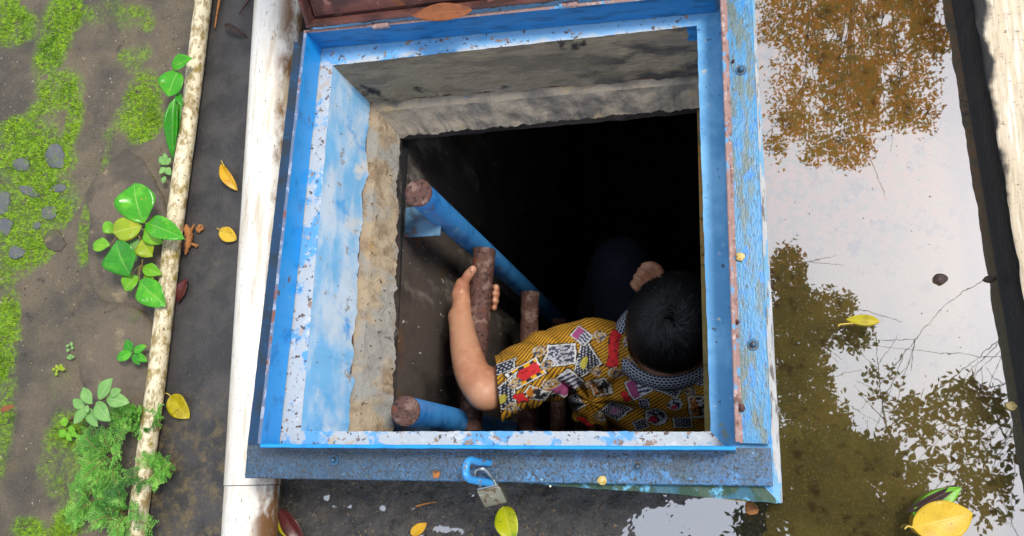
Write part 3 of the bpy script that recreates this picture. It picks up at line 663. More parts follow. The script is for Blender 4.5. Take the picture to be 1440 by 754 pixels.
# ------------------------------------------------------------------ pipes and plank
def drain_pipe():
    p0, p1 = Vector((-.104, -.145, .0425)), Vector((-.151, .785, .0425)); d = (p1 - p0).normalized()
    root = thing('drain_pipe', 'thick white plastic drain pipe with a socket joint lying beside the blue hatch frame', 'pipe', (-.13, .3, .0))
    a, b = p0 - d * .5, p1 + d * .6
    j = p0 + d * ((A(350, 682, .05).y - p0.y) / d.y)
    def piece(q0, q1, r0, name, flare=None):
        n = 60; P = [q0.lerp(q1, i / n) for i in range(n + 1)]; R = [r0] * (n + 1)
        if flare: R = [flare if i < 7 else (r0 + (flare - r0) * (9 - i) / 2 if i < 9 else r0) for i in range(n + 1)]
        return Acc().add(*tube(P, R, 48, cap=None)).build(name, M['pvc'], root, sharp=50)
    piece(j, b, .0425, 'pipe_length', None); piece(j - d * .0012, a, .0415, 'pipe_length')
    Acc().add(*tube([j - d * .0004, j + d * .0006], [.0419, .0419], 40, cap=None)).build('joint_gap', M['rust'], root)
drain_pipe()
def conduit():
    P = bez([(-.322, -.5, .019), (-.3245, -.14, .019), (-.3225, .1, .020), (-.3265, .35, .019), (-.324, .6, .0205), (-.3265, .82, .019), (-.327, 1.4, .02)], 140)
    r = .0155
    V, Fc = tube(P, [r] * 140, 28, cap=None); V = np.array(V); V += np.stack([vnoise(V, 60, 3, q) for q in (4, 5, 6)], 1) * .0007
    o = mk('conduit_pipe', V, Fc, M['conduit'], loc=(-.325, .3, 0))
    tag(o, 'thin dirty white conduit pipe running between the mossy bank and the dark channel', 'pipe')
conduit()
def plank():
    n = 220; V = []; y0, y1 = -.7, 1.3; EX0, EX1 = A(1365, 0, .062), A(1440, 432, .062)
    prof = [(0, -.02), (0, .030), (.0005, .052), (.003, .0595), (.007, .0615), (.03, .0622), (.11, .062), (.30, .061), (.30, -.02)]
    for i in range(n + 1):
        y = y0 + (y1 - y0) * i / n; xe = EX0.x + (EX0.y - y) * (EX1.x - EX0.x) / (EX0.y - EX1.y)
        k = len(prof)
        for j, (o, z) in enumerate(prof):
            jit = 0
            if 2 <= j <= 4: jit = .0035 * float(vnoise([[y, 0, .3]], 26, 3, 2)[0]) + .0016 * float(vnoise([[y, 0, .3]], 110, 2, 6)[0])
            V.append((xe + o + jit + (.011 if j < 1 else 0) * 0 - (-.0) , y, z + (.0025 * float(vnoise([[y, o * 3, 1]], 30, 3, 8)[0]) if 3 <= j <= 6 else 0)))
    k = len(prof); Fc = []; mi = []
    for i in range(n):
        for j in range(k - 1): Fc.append((i * k + j, i * k + j + 1, (i + 1) * k + j + 1, (i + 1) * k + j)); mi.append(0 if j >= 3 else 1)
    Fc.append(tuple(range(k))); Fc.append(tuple(n * k + j for j in range(k))[::-1]); mi += [0, 0]
    o = mk('plank', V, [f[::-1] for f in Fc], [M['wood'], M['wood_wet']], loc=(1.05, .3, -.02), mi=mi, sharp=50)
    tag(o, 'bleached weathered plank with a dark wet edge standing beside the puddle', 'plank')
plank()

# ------------------------------------------------------------------ stones
def stone(poly, h, label, mat, sink=.3, seed=0, name='stone', cat='stone', group=None, noise=.12):
    """poly: outline in photo pixels; domed top"""
    cx = sum(p[0] for p in poly) / len(poly); cy = sum(p[1] for p in poly) / len(poly); c = soil_at(cx, cy)
    pts = [soil_at(*p) for p in poly]; m = 48
    P = bez(pts + [pts[0]], m + 1)[:-1]
    rings = [(1.02, -.8 * h - .004), (1.0, .10 * h), (.97, .45 * h), (.90, .74 * h), (.76, .9 * h), (.55, .97 * h), (.28, 1.0 * h)]
    V = []
    for s, z in rings:
        for p in P: V.append((c.x + (p.x - c.x) * s, c.y + (p.y - c.y) * s, p.z * s + c.z * (1 - s) + z))
    V.append((c.x, c.y, c.z + h)); V = np.array(V); sz = np.linalg.norm(V[:m, :2] - V[:m, :2].mean(0), axis=1).mean()
    V += np.stack([vnoise(V, 1.6 / sz, 3, seed + q) for q in range(3)], 1) * sz * noise * np.array([.5, .5, .35 * min(1, h / sz * 2)])
    Fc = []
    for r in range(len(rings) - 1):
        for k in range(m): k2 = (k + 1) % m; Fc.append((r * m + k, r * m + k2, (r + 1) * m + k2, (r + 1) * m + k))
    r = len(rings) - 1
    for k in range(m): Fc.append((r * m + k, r * m + (k + 1) % m, len(V) - 1))
    o = mk(name, V, Fc, mat, loc=(c.x, c.y, c.z - .004)); o.data.set_sharp_from_angle(angle=math.radians(28)); tag(o, label, cat, group); return o
stone([(178, 212), (205, 232), (232, 285), (236, 345), (226, 395), (200, 425), (150, 428), (132, 400), (124, 352), (127, 300), (122, 272), (143, 240)], .010, 'flat brown rock with a pointed top under the broad glossy leaves', M['rock'], seed=3, name='flat_rock', cat='rock')
stone([(152, 438), (178, 430), (208, 441), (220, 480), (212, 530), (206, 570), (190, 603), (168, 608), (140, 596), (124, 560), (113, 520), (121, 470)], .012, 'long brown boulder beside the conduit above the feathery weed', M['rock'], seed=9, name='flat_rock', cat='rock')
def oval(cx, cy, rx, ry, rot=0, k=8, s=0):
    rr = random.Random(s); out = []
    for i in range(k):
        t = 2 * math.pi * i / k; q = 1 + rr.uniform(-.2, .2); x, y = rx * q * math.cos(t), ry * q * math.sin(t); out.append((cx + x * math.cos(rot) - y * math.sin(rot), cy + x * math.sin(rot) + y * math.cos(rot)))
    return out
SG = 'small grey stones poking out of the moss'
for i, (x, y, rx, ry, lab) in enumerate([(78, 221, 13, 19, 'tall blue grey stone at the top edge of the stony moss patch'), (31, 232, 14, 9, 'low grey stone buried in moss left of the tall blue grey stone'), (40, 270, 15, 7, 'narrow grey stone lying level in the middle of the moss'),
        (84, 264, 11, 6, 'small grey stone lying just under the tall blue grey stone'), (70, 301, 13, 10, 'pale angular stone left of the flat brown rock'), (78, 338, 15, 13, 'pinkish brown stone at the lower right of the stony moss'),
        (23, 356, 13, 9, 'dark grey wedge stone at the lower end of the moss'), (5, 284, 14, 18, 'large grey stone cut off by the photo edge, upper of the pair'), (5, 318, 13, 12, 'grey stone cut off by the photo edge, lower of the pair'), (52, 318, 7, 5, 'tiny grey stone between the pale and the pinkish stones')]):
    stone(oval(x, y, rx, ry, .3 * (i % 3) - .3, 7, i), .0022 + .0022 * (rx > 11), lab, M['stone'] if i != 5 else M['rock'], seed=20 + i, group=SG, noise=.55)

# ------------------------------------------------------------------ moss
def moss():
    n = 260000
    x = RNG.uniform(-1.2, -.345, n); y = RNG.uniform(-.22, 1.12, n); P = np.stack([x, y], 1)
    mm = moss_mask(P); keep = RNG.random(n) < np.clip(mm - .22 - .25 * (vnoise(P, 70, 2, 61) + .2) - .25 * np.clip(vnoise(P, 190, 2, 63), 0, 1), 0, 1) * .95 + .004 * np.clip(vnoise(P, 5, 2, 62) + .3, 0, 1)
    P = P[keep]; mm = mm[keep]; n = len(P); z = zsoil(P)
    L = (.0022 + .0034 * RNG.random(n)) * (.6 + .6 * mm); th = RNG.uniform(0, 2 * math.pi, n); lean = RNG.uniform(.1, .9, n)
    hmp = .0055 * np.clip(vnoise(P, 75, 2, 77), -1, 1) * mm
    b = np.stack([P[:, 0], P[:, 1], z - .0005 + np.maximum(hmp, 0)], 1); wd = RNG.uniform(.0007, .0015, n)
    t = np.stack([np.cos(th), np.sin(th), np.zeros(n)], 1); q = np.stack([-np.sin(th), np.cos(th), np.zeros(n)], 1)
    tip = b + t * (L * lean)[:, None]; tip[:, 2] += L
    V = np.stack([b - q * wd[:, None], b + q * wd[:, None], tip], 1).reshape(-1, 3); Fc = np.arange(3 * n).reshape(-1, 3)
    hue = vnoise(P, 30, 3, 55) * .5 + RNG.normal(0, .22, n)
    me = bpy.data.meshes.new('moss'); me.from_pydata(V.tolist(), [], Fc.tolist())
    a = me.attributes.new('tone', 'FLOAT', 'POINT'); a.data.foreach_set("value", np.repeat(np.clip(hue + .5, 0, 1), 3).astype(np.float32))
    m = pmat('moss', S(90, 130, 20), [dict(c=S(186, 220, 50), at='tone'), dict(c=S(60, 120, 16), s=9, lo=.54, hi=.68, amt=.7)], rough=.7, trans=.25)
    o = link_mesh('moss', me, m, loc=(-.75, .4, .0), smooth=False); tag(o, 'bright lime green moss carpet', None, None, 'stuff')
moss()

# grit: loose sand grains and crumbs on the bank, the channel and the paving
def grit(name, x0, x1, y0, y1, n, zf, cols, smin, smax, seed):
    r = np.random.default_rng(seed); P = np.stack([r.uniform(x0, x1, n), r.uniform(y0, y1, n)], 1); k = vnoise(P, 10, 3, seed) + r.uniform(-.5, .5, n) > -.1; P = P[k]; n = len(P)
    z = zf(P); s_ = smin + (smax - smin) * r.random(n) ** 3; th = r.uniform(0, 6.28, n)
    base = np.array([[1, 0, 0], [-.5, .87, 0], [-.5, -.87, 0], [0, 0, 1.0]]); V = np.zeros((n, 4, 3))
    for q in range(4):
        bx, by, bz = base[q]; f = r.uniform(.6, 1.3, n); V[:, q, 0] = P[:, 0] + s_ * f * (bx * np.cos(th) - by * np.sin(th)); V[:, q, 1] = P[:, 1] + s_ * f * (bx * np.sin(th) + by * np.cos(th)); V[:, q, 2] = z + s_ * (bz * .8 - .15)
    i = np.arange(n)[:, None, None] * 4; Fc = (i + np.array([[0, 1, 3], [1, 2, 3], [2, 0, 3]])[None]).reshape(-1, 3)
    me = bpy.data.meshes.new(name); me.from_pydata(V.reshape(-1, 3).tolist(), [], Fc.tolist()); me.polygons.foreach_set("material_index", np.repeat(r.integers(0, len(cols), n), 3).astype(np.int32))
    o = link_mesh(name, me, cols, loc=(x0, y0, 0), smooth=False); tag(o, None, None, None, 'stuff')
GC = [pmat('grit dark', S(70, 62, 52), rough=.8), pmat('grit tan', S(128, 112, 84), rough=.8), pmat('grit pale', S(168, 158, 136), rough=.8)]
grit('earth_crumbs', -1.2, -.345, -.25, 1.15, 16000, zsoil, GC, .0006, .0030, 3)
grit('channel_grit', -.30, -.15, -.25, 1.15, 3000, zchan, [GC[0], GC[1], GC[0]], .0005, .0018, 4)
grit('floating_specks', .70, .94, -.2, .60, 420, lambda P: np.full(len(P), WZ + .0003), [GC[0], GC[1], GC[0]], .0004, .0018, 8)
grit('paving_grit', -.07, .58, -.25, -.04, 7000, zfront, [GC[0], GC[0], GC[1]], .0007, .0036, 5)

# ------------------------------------------------------------------ leaves
LM = {
 'glossy': leafmat('glossy green leaf', S(70, 172, 26), S(104, 196, 44), S(150, 205, 90), rough=.2, spots=S(150, 170, 40)),
 'deep': leafmat('deep green leaf', S(52, 150, 26), S(76, 172, 36), S(130, 190, 80), rough=.22, spots=S(96, 120, 30)),
 'lime': leafmat('lime green leaf', S(112, 184, 26), S(140, 196, 40), S(180, 215, 90), rough=.35),
 'yellowgreen': leafmat('yellow green leaf', S(160, 186, 30), S(190, 196, 44), S(206, 216, 110), rough=.35, spots=S(190, 150, 30)),
 'pale': leafmat('pale green leaf', S(126, 180, 92), S(150, 196, 110), S(186, 216, 150), rough=.5),
 'yellow': leafmat('fallen yellow leaf', S(226, 176, 24), S(210, 140, 16), S(238, 206, 90), rough=.4, spots=S(140, 90, 20)),
 'palegold': leafmat('fallen pale gold leaf', S(226, 190, 50), S(214, 172, 34), S(236, 210, 96), rough=.4, spots=S(170, 130, 40)),
 'chartreuse': leafmat('fallen chartreuse leaf', S(196, 200, 20), S(150, 176, 20), S(226, 226, 90), rough=.3, spots=S(120, 130, 20)),
 'olivegold': leafmat('fallen olive gold leaf', S(196, 180, 20), S(170, 150, 14), S(214, 200, 60), rough=.35, spots=S(130, 96, 20)),
 'brown': leafmat('dry brown leaf', S(156, 92, 50), S(120, 66, 36), S(176, 116, 70), rough=.5, spots=S(80, 46, 30)),
 'darkred': leafmat('dark red leaf', S(96, 44, 42), S(74, 34, 34), S(130, 76, 70), rough=.25),
 'darkbrown': leafmat('dark brown leaf', S(66, 46, 40), S(50, 36, 32), S(90, 66, 56), rough=.5),
}
def leaf_geo(B, Tp, wid, up=(0, 0, 1), fold=.25, curl=.15, wav=.04, n=14, m=8, peak=.45, tip=1.0, th=.0004, seed=0):
    """leaf from base B to tip Tp: folded along the midrib, curled along its length, two skins"""
    B, Tp = Vector(B), Vector(Tp); ax = Tp - B; L = ax.length; ax.normalize(); up = Vector(up); up = (up - ax * up.dot(ax)).normalized(); sd = up.cross(ax)
    V = []; UV = []; Fc = []
    for layer in (0, 1):
        for i in range(n + 1):
            t = i / n
            w = (math.sin(math.pi * t ** (math.log(.5) / math.log(peak)))) ** .72 if 0 < t < 1 else 0
            w *= wid * .5 * (1 - (1 - tip) * t); w = max(w, wid * .012)
            for j in range(m + 1):
                s = j / m * 2 - 1
                hz = abs(s) * w * fold + curl * L * math.sin(math.pi * t) * .5 - curl * L * .25 * (t * t) + wav * wid * math.sin(9 * t + 2.3 * seed + (2 if s > 0 else 0)) * s * s
                p = B + ax * (L * t) + sd * (s * w * math.cos(fold * .6)) + up * (hz - layer * th)
                V.append(p); UV.append((t, .5 + s * .5))
    k = m + 1; o2 = (n + 1) * k
    for i in range(n):
        for j in range(m):
            a = i * k + j; Fc.append((a, a + 1, a + k + 1, a + k)); Fc.append((o2 + a, o2 + a + k, o2 + a + k + 1, o2 + a + 1))
    for i in range(n):
        for j in (0, m):
            a = i * k + j; Fc.append((a, a + k, o2 + a + k, o2 + a) if j == 0 else (a, o2 + a, o2 + a + k, a + k))
    return V, Fc, UV
def stem_geo(pts, r, n=14, seg=8): 
    P = bez(pts, n) if len(pts) > 2 else [Vector(p) for p in pts]
    return tube(P, [r * (1 - .35 * i / (len(P) - 1)) for i in range(len(P))], seg, cap=None)
STEMG = pmat('green brown stem', S(120, 110, 60), [dict(c=S(110, 70, 50), s=60, lo=.5, hi=.65)], rough=.6)
STEMY = pmat('yellow stalk', S(200, 170, 70), rough=.6)

# broad-leaved seedling on the rock
def broad():
    c0 = soil_at(204, 316); root = thing('seedling', 'broad leaved green seedling with round glossy leaves overhanging the thin conduit', 'plant', c0)
    hub = c0 + Vector((0, 0, .035))
    stems = Acc(); stems.add(*stem_geo([c0 - Vector((0, 0, .01)), c0 + Vector((.004, 0, .02)), hub], .0022))
    # base px, tip px, width px, heights (base, tip), material, fold
    D = [((202, 314), (187, 257), 52, .042, .060, 'glossy', .16), ((206, 314), (257, 334), 30, .042, .050, 'glossy', .30), ((202, 324), (228, 342), 20, .040, .045, 'lime', .2),
         ((200, 318), (158, 328), 32, .040, .046, 'yellowgreen', .18), ((160, 328), (147, 312), 17, .034, .044, 'lime', .2), ((155, 346), (130, 345), 20, .034, .036, 'lime', .15),
         ((184, 388), (162, 338), 46, .048, .060, 'deep', .16), ((198, 338), (214, 360), 28, .034, .036, 'yellowgreen', .2), ((196, 336), (188, 368), 26, .028, .026, 'pale', .2),
         ((194, 388), (174, 408), 22, .034, .034, 'lime', .25), ((196, 395), (232, 430), 34, .036, .032, 'glossy', .18), ((202, 376), (226, 386), 18, .036, .034, 'lime', .3), ((206, 384), (216, 408), 22, .030, .028, 'yellowgreen', .2)]
    for k, (b, t, w_, zb, zt, mat, fo) in enumerate(D):
        z0 = c0.z; B = A(b[0], b[1], z0 + zb); Tt = A(t[0], t[1], z0 + zt); W_ = w_ / 745.0
        V, Fc, UV = leaf_geo(B, Tt, W_, (.15 + .25 * math.sin(3 * k), -.05 + .2 * math.cos(5 * k), 1), fo * 1.3, .2, .07, seed=k, peak=.5)
        mk('leaf', V, Fc, LM[mat], root, uv=UV)
        e = A(200, 372, z0 + .03) if b[1] > 370 else hub
        stems.add(*stem_geo([e, e.lerp(B, .5) + Vector((0, 0, .003)), B], .0014, 8, 6))
    stems.add(*stem_geo([hub, A(200, 345, c0.z + .03), A(200, 372, c0.z + .03)], .0018))
    stems.build('stem', STEMG, root)
broad()
def upper():
    c0 = soil_at(247, 130); root = thing('seedling', 'upright seedling with folded hanging leaves pressed against the thin conduit near the top', 'plant', c0)
    stems = Acc(); z0 = c0.z
    stems.add(*stem_geo([c0, c0 + Vector((0, 0, .03)), A(252, 118, z0 + .05)], .002))
    for k, (b, t, w_, zb, zt, mat, fo) in enumerate([((243, 96), (270, 82), 22, .05, .055, 'glossy', .5), ((250, 100), (236, 136), 36, .052, .048, 'glossy', .25), ((246, 138), (243, 222), 20, .045, .02, 'deep', .7), ((252, 138), (247, 205), 16, .04, .02, 'deep', .6), ((250, 130), (256, 150), 10, .04, .04, 'deep', .4)]):
        V, Fc, UV = leaf_geo(A(*b, z0 + zb), A(*t, z0 + zt), w_ / 735.0, (.2, 0, 1), fo, .08, .05, seed=k); mk('leaf', V, Fc, LM[mat], root, uv=UV)
    stems.build('stem', STEMG, root)
    c1 = soil_at(233, 240); r2 = thing('seedling', 'tiny pale sprout with small round leaves in the gap below the hanging leaves', 'plant', c1); s2 = Acc()
    for k, (b, t, w_) in enumerate([((232, 232), (224, 220), 9), ((233, 232), (240, 222), 10), ((233, 236), (224, 244), 9), ((234, 236), (240, 246), 10), ((232, 248), (229, 258), 8), ((234, 228), (231, 215), 8)]):
        V, Fc, UV = leaf_geo(A(*b, c1.z + .016), A(*t, c1.z + .016), w_ / 735, fold=.15, curl=.1, n=8, m=4, seed=k); mk('leaf', V, Fc, LM['pale'], r2, uv=UV)
    s2.add(*stem_geo([c1, A(233, 234, c1.z + .016)], .001)); s2.build('stem', STEMG, r2)
upper()
def sprig():
    c0 = soil_at(188, 496); root = thing('seedling', 'small dark green sprig with five leaves growing on the long brown boulder', 'plant', c0); z0 = c0.z + .018
    for k, (b, t, w_, mat) in enumerate([((186, 496), (164, 506), 15, 'glossy'), ((186, 494), (177, 478), 14, 'deep'), ((188, 496), (206, 486), 11, 'glossy'), ((188, 498), (196, 513), 10, 'deep'), ((190, 498), (207, 508), 11, 'glossy')]):
        V, Fc, UV = leaf_geo(A(*b, z0 + .012), A(*t, z0 + .014), w_ / 760, fold=.25, curl=.12, n=10, m=6, seed=k); mk('leaf', V, Fc, LM[mat], root, uv=UV)
    s = Acc(); s.add(*stem_geo([c0, A(187, 496, z0 + .013)], .0012)); s.build('stem', STEMG, root)
sprig()
def palesprig():
    c0 = soil_at(96, 588); root = thing('seedling', 'pale matt green sprig leaning over with paired pointed leaves on a reddish stem', 'plant', c0); z0 = c0.z
    P = [(98, 592, .0), (118, 576, .025), (145, 562, .04), (160, 555, .045)]
    s = Acc(); s.add(*stem_geo([A(x, y, z0 + z) for x, y, z in P], .0018)); s.build('stem', pmat('reddish stem', S(120, 80, 60), rough=.6), root)
    for k, (b, t, w_, z) in enumerate([((140, 562), (158, 532), 20, .05), ((150, 560), (181, 566), 20, .05), ((135, 566), (155, 592), 22, .042), ((130, 568), (116, 545), 17, .044), ((126, 574), (103, 596), 15, .036), ((124, 574), (137, 600), 16, .034), ((120, 574), (102, 562), 13, .036), ((155, 556), (170, 548), 12, .054), ((110, 580), (120, 560), 12, .03), ((122, 570), (124, 580), 8, .045)]):
        V, Fc, UV = leaf_geo(A(*b, z0 + z), A(*t, z0 + z + .004), w_ / 800, fold=.3, curl=.1, n=12, m=6, peak=.48, seed=k); mk('leaf', V, Fc, LM['pale'], root, uv=UV)
    c1 = soil_at(93, 606); r2 = thing('seedling', 'tiny round leaved sprout at the foot of the pale sprig', 'plant', c1)
    for k, (b, t, w_) in enumerate([((92, 600), (90, 586), 13), ((93, 606), (83, 614), 13), ((96, 602), (106, 606), 10), ((94, 608), (100, 620), 9), ((97, 606), (110, 614), 8)]):
        V, Fc, UV = leaf_geo(A(*b, c1.z + .012), A(*t, c1.z + .014), w_ / 800, fold=.12, n=8, m=5, seed=k); mk('leaf', V, Fc, LM['lime'], r2, uv=UV)
    s = Acc(); s.add(*stem_geo([c1, A(94, 604, c1.z + .012)], .0012)); s.build('stem', STEMG, r2)
    for (x, y, lab) in ((101, 494, 'tiny pale sprout in the seam left of the long brown boulder'), (82, 519, 'tiny yellow green sprout on the bare earth left of the long boulder')):
        c = soil_at(x, y); r3 = thing('seedling', lab, 'plant', c); n = 9
        for k in range(n):
            a = random.uniform(0, 6.28); b = (x + random.uniform(-5, 5), y + random.uniform(-13, 13) * (1 if x > 90 else .5)); L = 5
            V, Fc, UV = leaf_geo(A(*b, c.z + .008), A(b[0] + L * math.cos(a), b[1] + L * math.sin(a), c.z + .010), 5 / 760, fold=.1, n=6, m=4, seed=k); mk('leaf', V, Fc, LM['pale' if x > 90 else 'yellowgreen'], r3, uv=UV)
palesprig()

# feathery weed clumps: branching stems with hundreds of tiny leaves each
FEATHER = pmat('feathery weed leaf', S(100, 168, 52), [dict(c=S(146, 204, 84), s=70, lo=.45, hi=.62), dict(c=S(60, 120, 36), s=24, lo=.5, hi=.65, seed=3)], rough=.5, trans=.25)
def feathery(px, py, spread, nst, label, up=.05, seed=0, aim=None):
    rr = random.Random(seed); c0 = soil_at(px, py) if px < 215 else A(px, py, .0); root = thing('feathery_weed', label, 'plant', c0, 'feathery weeds along the conduit')
    st = Acc(); V = []; Fc = []
    for k in range(nst):
        a = rr.uniform(0, 2 * math.pi) if aim is None else rr.gauss(aim, 1.0); r = spread / 860.0 * rr.uniform(.4, 1.0)
        e = c0 + Vector((r * math.cos(a), r * math.sin(a), up * rr.uniform(.45, 1.1))); mid = c0.lerp(e, .5) + Vector((rr.uniform(-.004, .004), rr.uniform(-.004, .004), .012)); b0 = c0 + Vector((rr.uniform(-.012, .012), rr.uniform(-.012, .012), -.004))
        P = bez([b0, mid, e], 16); st.add(*tube(P, [.0008] * 16, 5, cap=None))
        tw = []
        for i in range(4, 16):
            for s in (-1, 1):
                d = (P[min(i + 1, 15)] - P[i - 1]).normalized(); n_ = Vector((-d.y, d.x, 0)).normalized() * s; L = .017 * (1 - .55 * i / 15) * rr.uniform(.6, 1.15) + .004
                q = P[i] + n_ * L + d * L * .8 + Vector((0, 0, rr.uniform(-.002, .004))); tw.append((P[i], q))
        tw.append((P[12], P[15] + (P[15] - P[13]) * .4))
        for (p, q) in tw:
            nl = max(3, int((q - p).length / .0025))
            for j in range(nl):
                for s in (-1, 1):
                    o = p.lerp(q, (j + .6) / nl); d = (q - p).normalized(); n_ = Vector((-d.y, d.x, .1)).normalized() * s; l = .0029 * rr.uniform(.6, 1.3); ww = l * .34; tz = Vector((0, 0, rr.uniform(-.0010, .0014)))
                    t = (n_ * .75 + d * .66).normalized(); b = len(V); pr = Vector((-t.y, t.x, 0))
                    V += [o, o + t * l * .55 + pr * ww + tz * .6, o + t * l + tz, o + t * l * .55 - pr * ww + tz * .6]; Fc.append((b, b + 1, b + 2, b + 3))
    st.build('stem', STEMG, root); tag(mk('leaf', V, Fc, FEATHER, root, smooth=False), kind='stuff')
feathery(168, 642, 60, 13, 'biggest feathery green weed clump, on the earth below the long boulder', seed=1)
feathery(186, 722, 52, 12, 'feathery green weed clump wrapped round the conduit at the bottom edge', seed=2)
feathery(226, 668, 32, 9, 'small feathery weed tuft reaching over the channel side of the conduit', seed=3, up=.04)
feathery(193, 590, 26, 8, 'topmost small feathery weed tuft against the conduit below the long boulder', seed=4, up=.04)
feathery(218, 590, 22, 5, 'little feathery weed sprig on the channel side of the conduit, nearest to the yellow leaf', seed=6, up=.045)
feathery(140, 700, 40, 12, 'sparse feathery weed clump furthest from the conduit', seed=5, up=.03)

# ------------------------------------------------------------------ fallen leaves and bits
def fallen(name, label, b, t, wpx, z, mat, fold=.2, curl=.1, stalk=None, zt=None, seed=0, peak=.45, up=(0, 0, 1), cat='leaf', ppm=850, wav=.05):
    B = A(*b, z); T_ = A(*t, z if zt is None else zt); loc = (B + T_) * .5; loc.z = min(B.z, T_.z)
    V, Fc, UV = leaf_geo(B, T_, wpx / ppm, up, fold, curl, wav, n=20, m=10, peak=peak, seed=seed)
    if stalk is None:
        o = mk(name, V, Fc, LM[mat], loc=loc, uv=UV); return tag(o, label, cat)
    root = thing(name, label, cat, loc); mk('blade', V, Fc, LM[mat], root, uv=UV)
    P = [A(x, y, z + .001) for x, y in stalk] + [B + Vector((0, 0, .0005))]
    Acc().add(*tube(bez(P, 10) if len(P) > 2 else P, [.0011] * (10 if len(P) > 2 else 2), 8, cap=None)).build('stalk', STEMY, root); return root
fallen('fallen_leaf', 'curled orange yellow leaf lying highest on the dark channel', (334, 268), (309, 230), 17, .004, 'yellow', .5, .25, [(311, 226), (313, 228)][:1], seed=1, ppm=820)
fallen('fallen_leaf', 'small golden leaf lying on the channel level with the broad seedling', (332, 338), (309, 322), 22, .004, 'palegold', .3, .15, [(305, 321)], seed=2, ppm=830)
fallen('fallen_leaf', 'olive gold oval leaf with a stalk lying low on the dark channel', (240, 557), (265, 588), 32, .004, 'olivegold', .22, .1, [(233, 553), (236, 554)], seed=3, ppm=860)
fallen('fallen_leaf', 'yellow green pointed leaf standing below the padlock', (708, 712), (722, 766), 36, .03, 'chartreuse', .32, .08, None, .05, seed=4, ppm=1020, peak=.42)
fallen('fallen_leaf', 'small gold leaf half sunk in the puddle, floating alone in the white reflection', (1237, 452), (1190, 449), 16, WZ + .003, 'olivegold', .3, .06, [(1180, 459), (1184, 456)], seed=5, ppm=1010)
fallen('fallen_leaf', 'big golden yellow leaf floating at the bottom right corner of the puddle', (1283, 742), (1369, 722), 54, WZ + .012, 'palegold', .16, .1, [(1272, 744), (1277, 740)], seed=6, ppm=1040, zt=WZ + .006)
fallen('fallen_leaf', 'green and yellow leaf tucked under the big golden leaf', (1284, 724), (1352, 686), 28, WZ + .007, 'lime', .15, .06, None, seed=7, ppm=1040)
fallen('fallen_leaf', 'dark brown rolled leaf floating behind the green and golden leaves', (1276, 720), (1348, 682), 14, WZ + .005, 'darkbrown', .6, .2, None, seed=8, ppm=1040)
fallen('fallen_leaf', 'dry orange brown leaf lying on the hinge side of the rusty lid', (578, 22), (664, 14), 24, .222, 'brown', .18, .05, None, .226, seed=9, ppm=950, up=(0, -.35, 1), peak=.55)
fallen('fallen_leaf', 'dark red oval leaf against the conduit under the broad seedling', (262, 392), (250, 426), 17, .006, 'darkred', .25, .12, None, seed=10, ppm=800)
fallen('fallen_leaf', 'thin dark curled leaf lying at the top of the channel', (316, 36), (346, 51), 9, .006, 'darkbrown', .5, .5, None, seed=11, ppm=780)
fallen('fallen_leaf', 'wet dark red leaf beside the drain pipe on the wet paving', (394, 716), (428, 764), 26, .006, 'darkred', .35, .1, None, seed=12, ppm=950)
fallen('fallen_leaf', 'small amber leaf scrap at the bottom edge of the wet paving', (578, 752), (600, 736), 16, .006, 'yellow', .3, .1, None, seed=13, ppm=980)
fallen('fallen_leaf', 'yellow brown rotted leaf lying against the wet paving side of the drain pipe', (392, 728), (408, 756), 18, .004, 'olivegold', .3, .05, None, seed=14, ppm=950)
fallen('fallen_leaf', 'red brown leaf scrap lying at the left edge of the moss', (0, 578), (20, 571), 8, .075, 'brown', .3, .1, None, seed=15, ppm=800)
def chip(name, label, px, py, z, r, mat, seed, fl=.5, cat='debris', stretch=(1, 1)):
    bm = bmesh.new(); bmesh.ops.create_icosphere(bm, subdivisions=2, radius=r); c = A(px, py, z + r * fl * .5)
    V = np.array([tuple(v.co) for v in bm.verts]); Fc = [tuple(v.index for v in f.verts) for f in bm.faces]; bm.free()
    V *= (1 + .45 * vnoise(V / r, 1.3, 2, seed))[:, None]; V[:, 2] *= fl; V[:, 0] *= stretch[0]; V[:, 1] *= stretch[1]
    o = mk(name, V + np.array(c), Fc, mat, loc=c - Vector((0, 0, r * fl * .5)), smooth=False); return tag(o, label, cat)
TANB = pmat('tan bark', S(168, 110, 56), [dict(c=S(110, 70, 40), s=120, lo=.5, hi=.65)], rough=.8, bump=[(300, .6, .002)])
CREAM = pmat('cream petal', S(214, 190, 120), [dict(c=S(180, 150, 70), s=200, lo=.5, hi=.65)], rough=.6)
SEEDB = pmat('dark seed husk', S(56, 40, 34), [dict(c=S(84, 60, 46), s=200, lo=.5, hi=.65)], rough=.6)
def bark():
    c = A(263, 338, .006); a = Acc()
    a.add(*tube(bez([A(262, 318, .012), A(266, 335, .010), A(261, 357, .006)], 12), [.003, .006, .007, .006, .008, .006, .007, .005, .006, .004, .004, .002], 8))
    a.add(*tube([A(268, 326, .009), A(273, 316, .012)], [.003, .0015], 6)); a.add(*tube([A(264, 340, .009), A(276, 346, .006)], [.003, .002], 6)); a.add(*tube([A(262, 330, .009), A(258, 320, .010)], [.0025, .0012], 6))
    o = a.build('bark_fragment', TANB, loc=c); tag(o, 'orange brown bark fragment caught beside the conduit and the broad seedling', 'debris')
bark()
chip('bark_chip', 'small brown bark chip right of the orange bark fragment', 281, 321, .003, .0075, TANB, 3)
chip('bark_chip', 'tiny orange bark chip just below the orange bark fragment', 276, 346, .003, .0035, TANB, 4)
chip('petal', 'cream yellow petal stuck on the right flange of the frame', 1041, 361, ZF + .003, .0058, CREAM, 5, .6)
chip('petal', 'curled tan flake on the lower right of the front flange edge', 846, 676, .158, .006, CREAM, 6, .7)
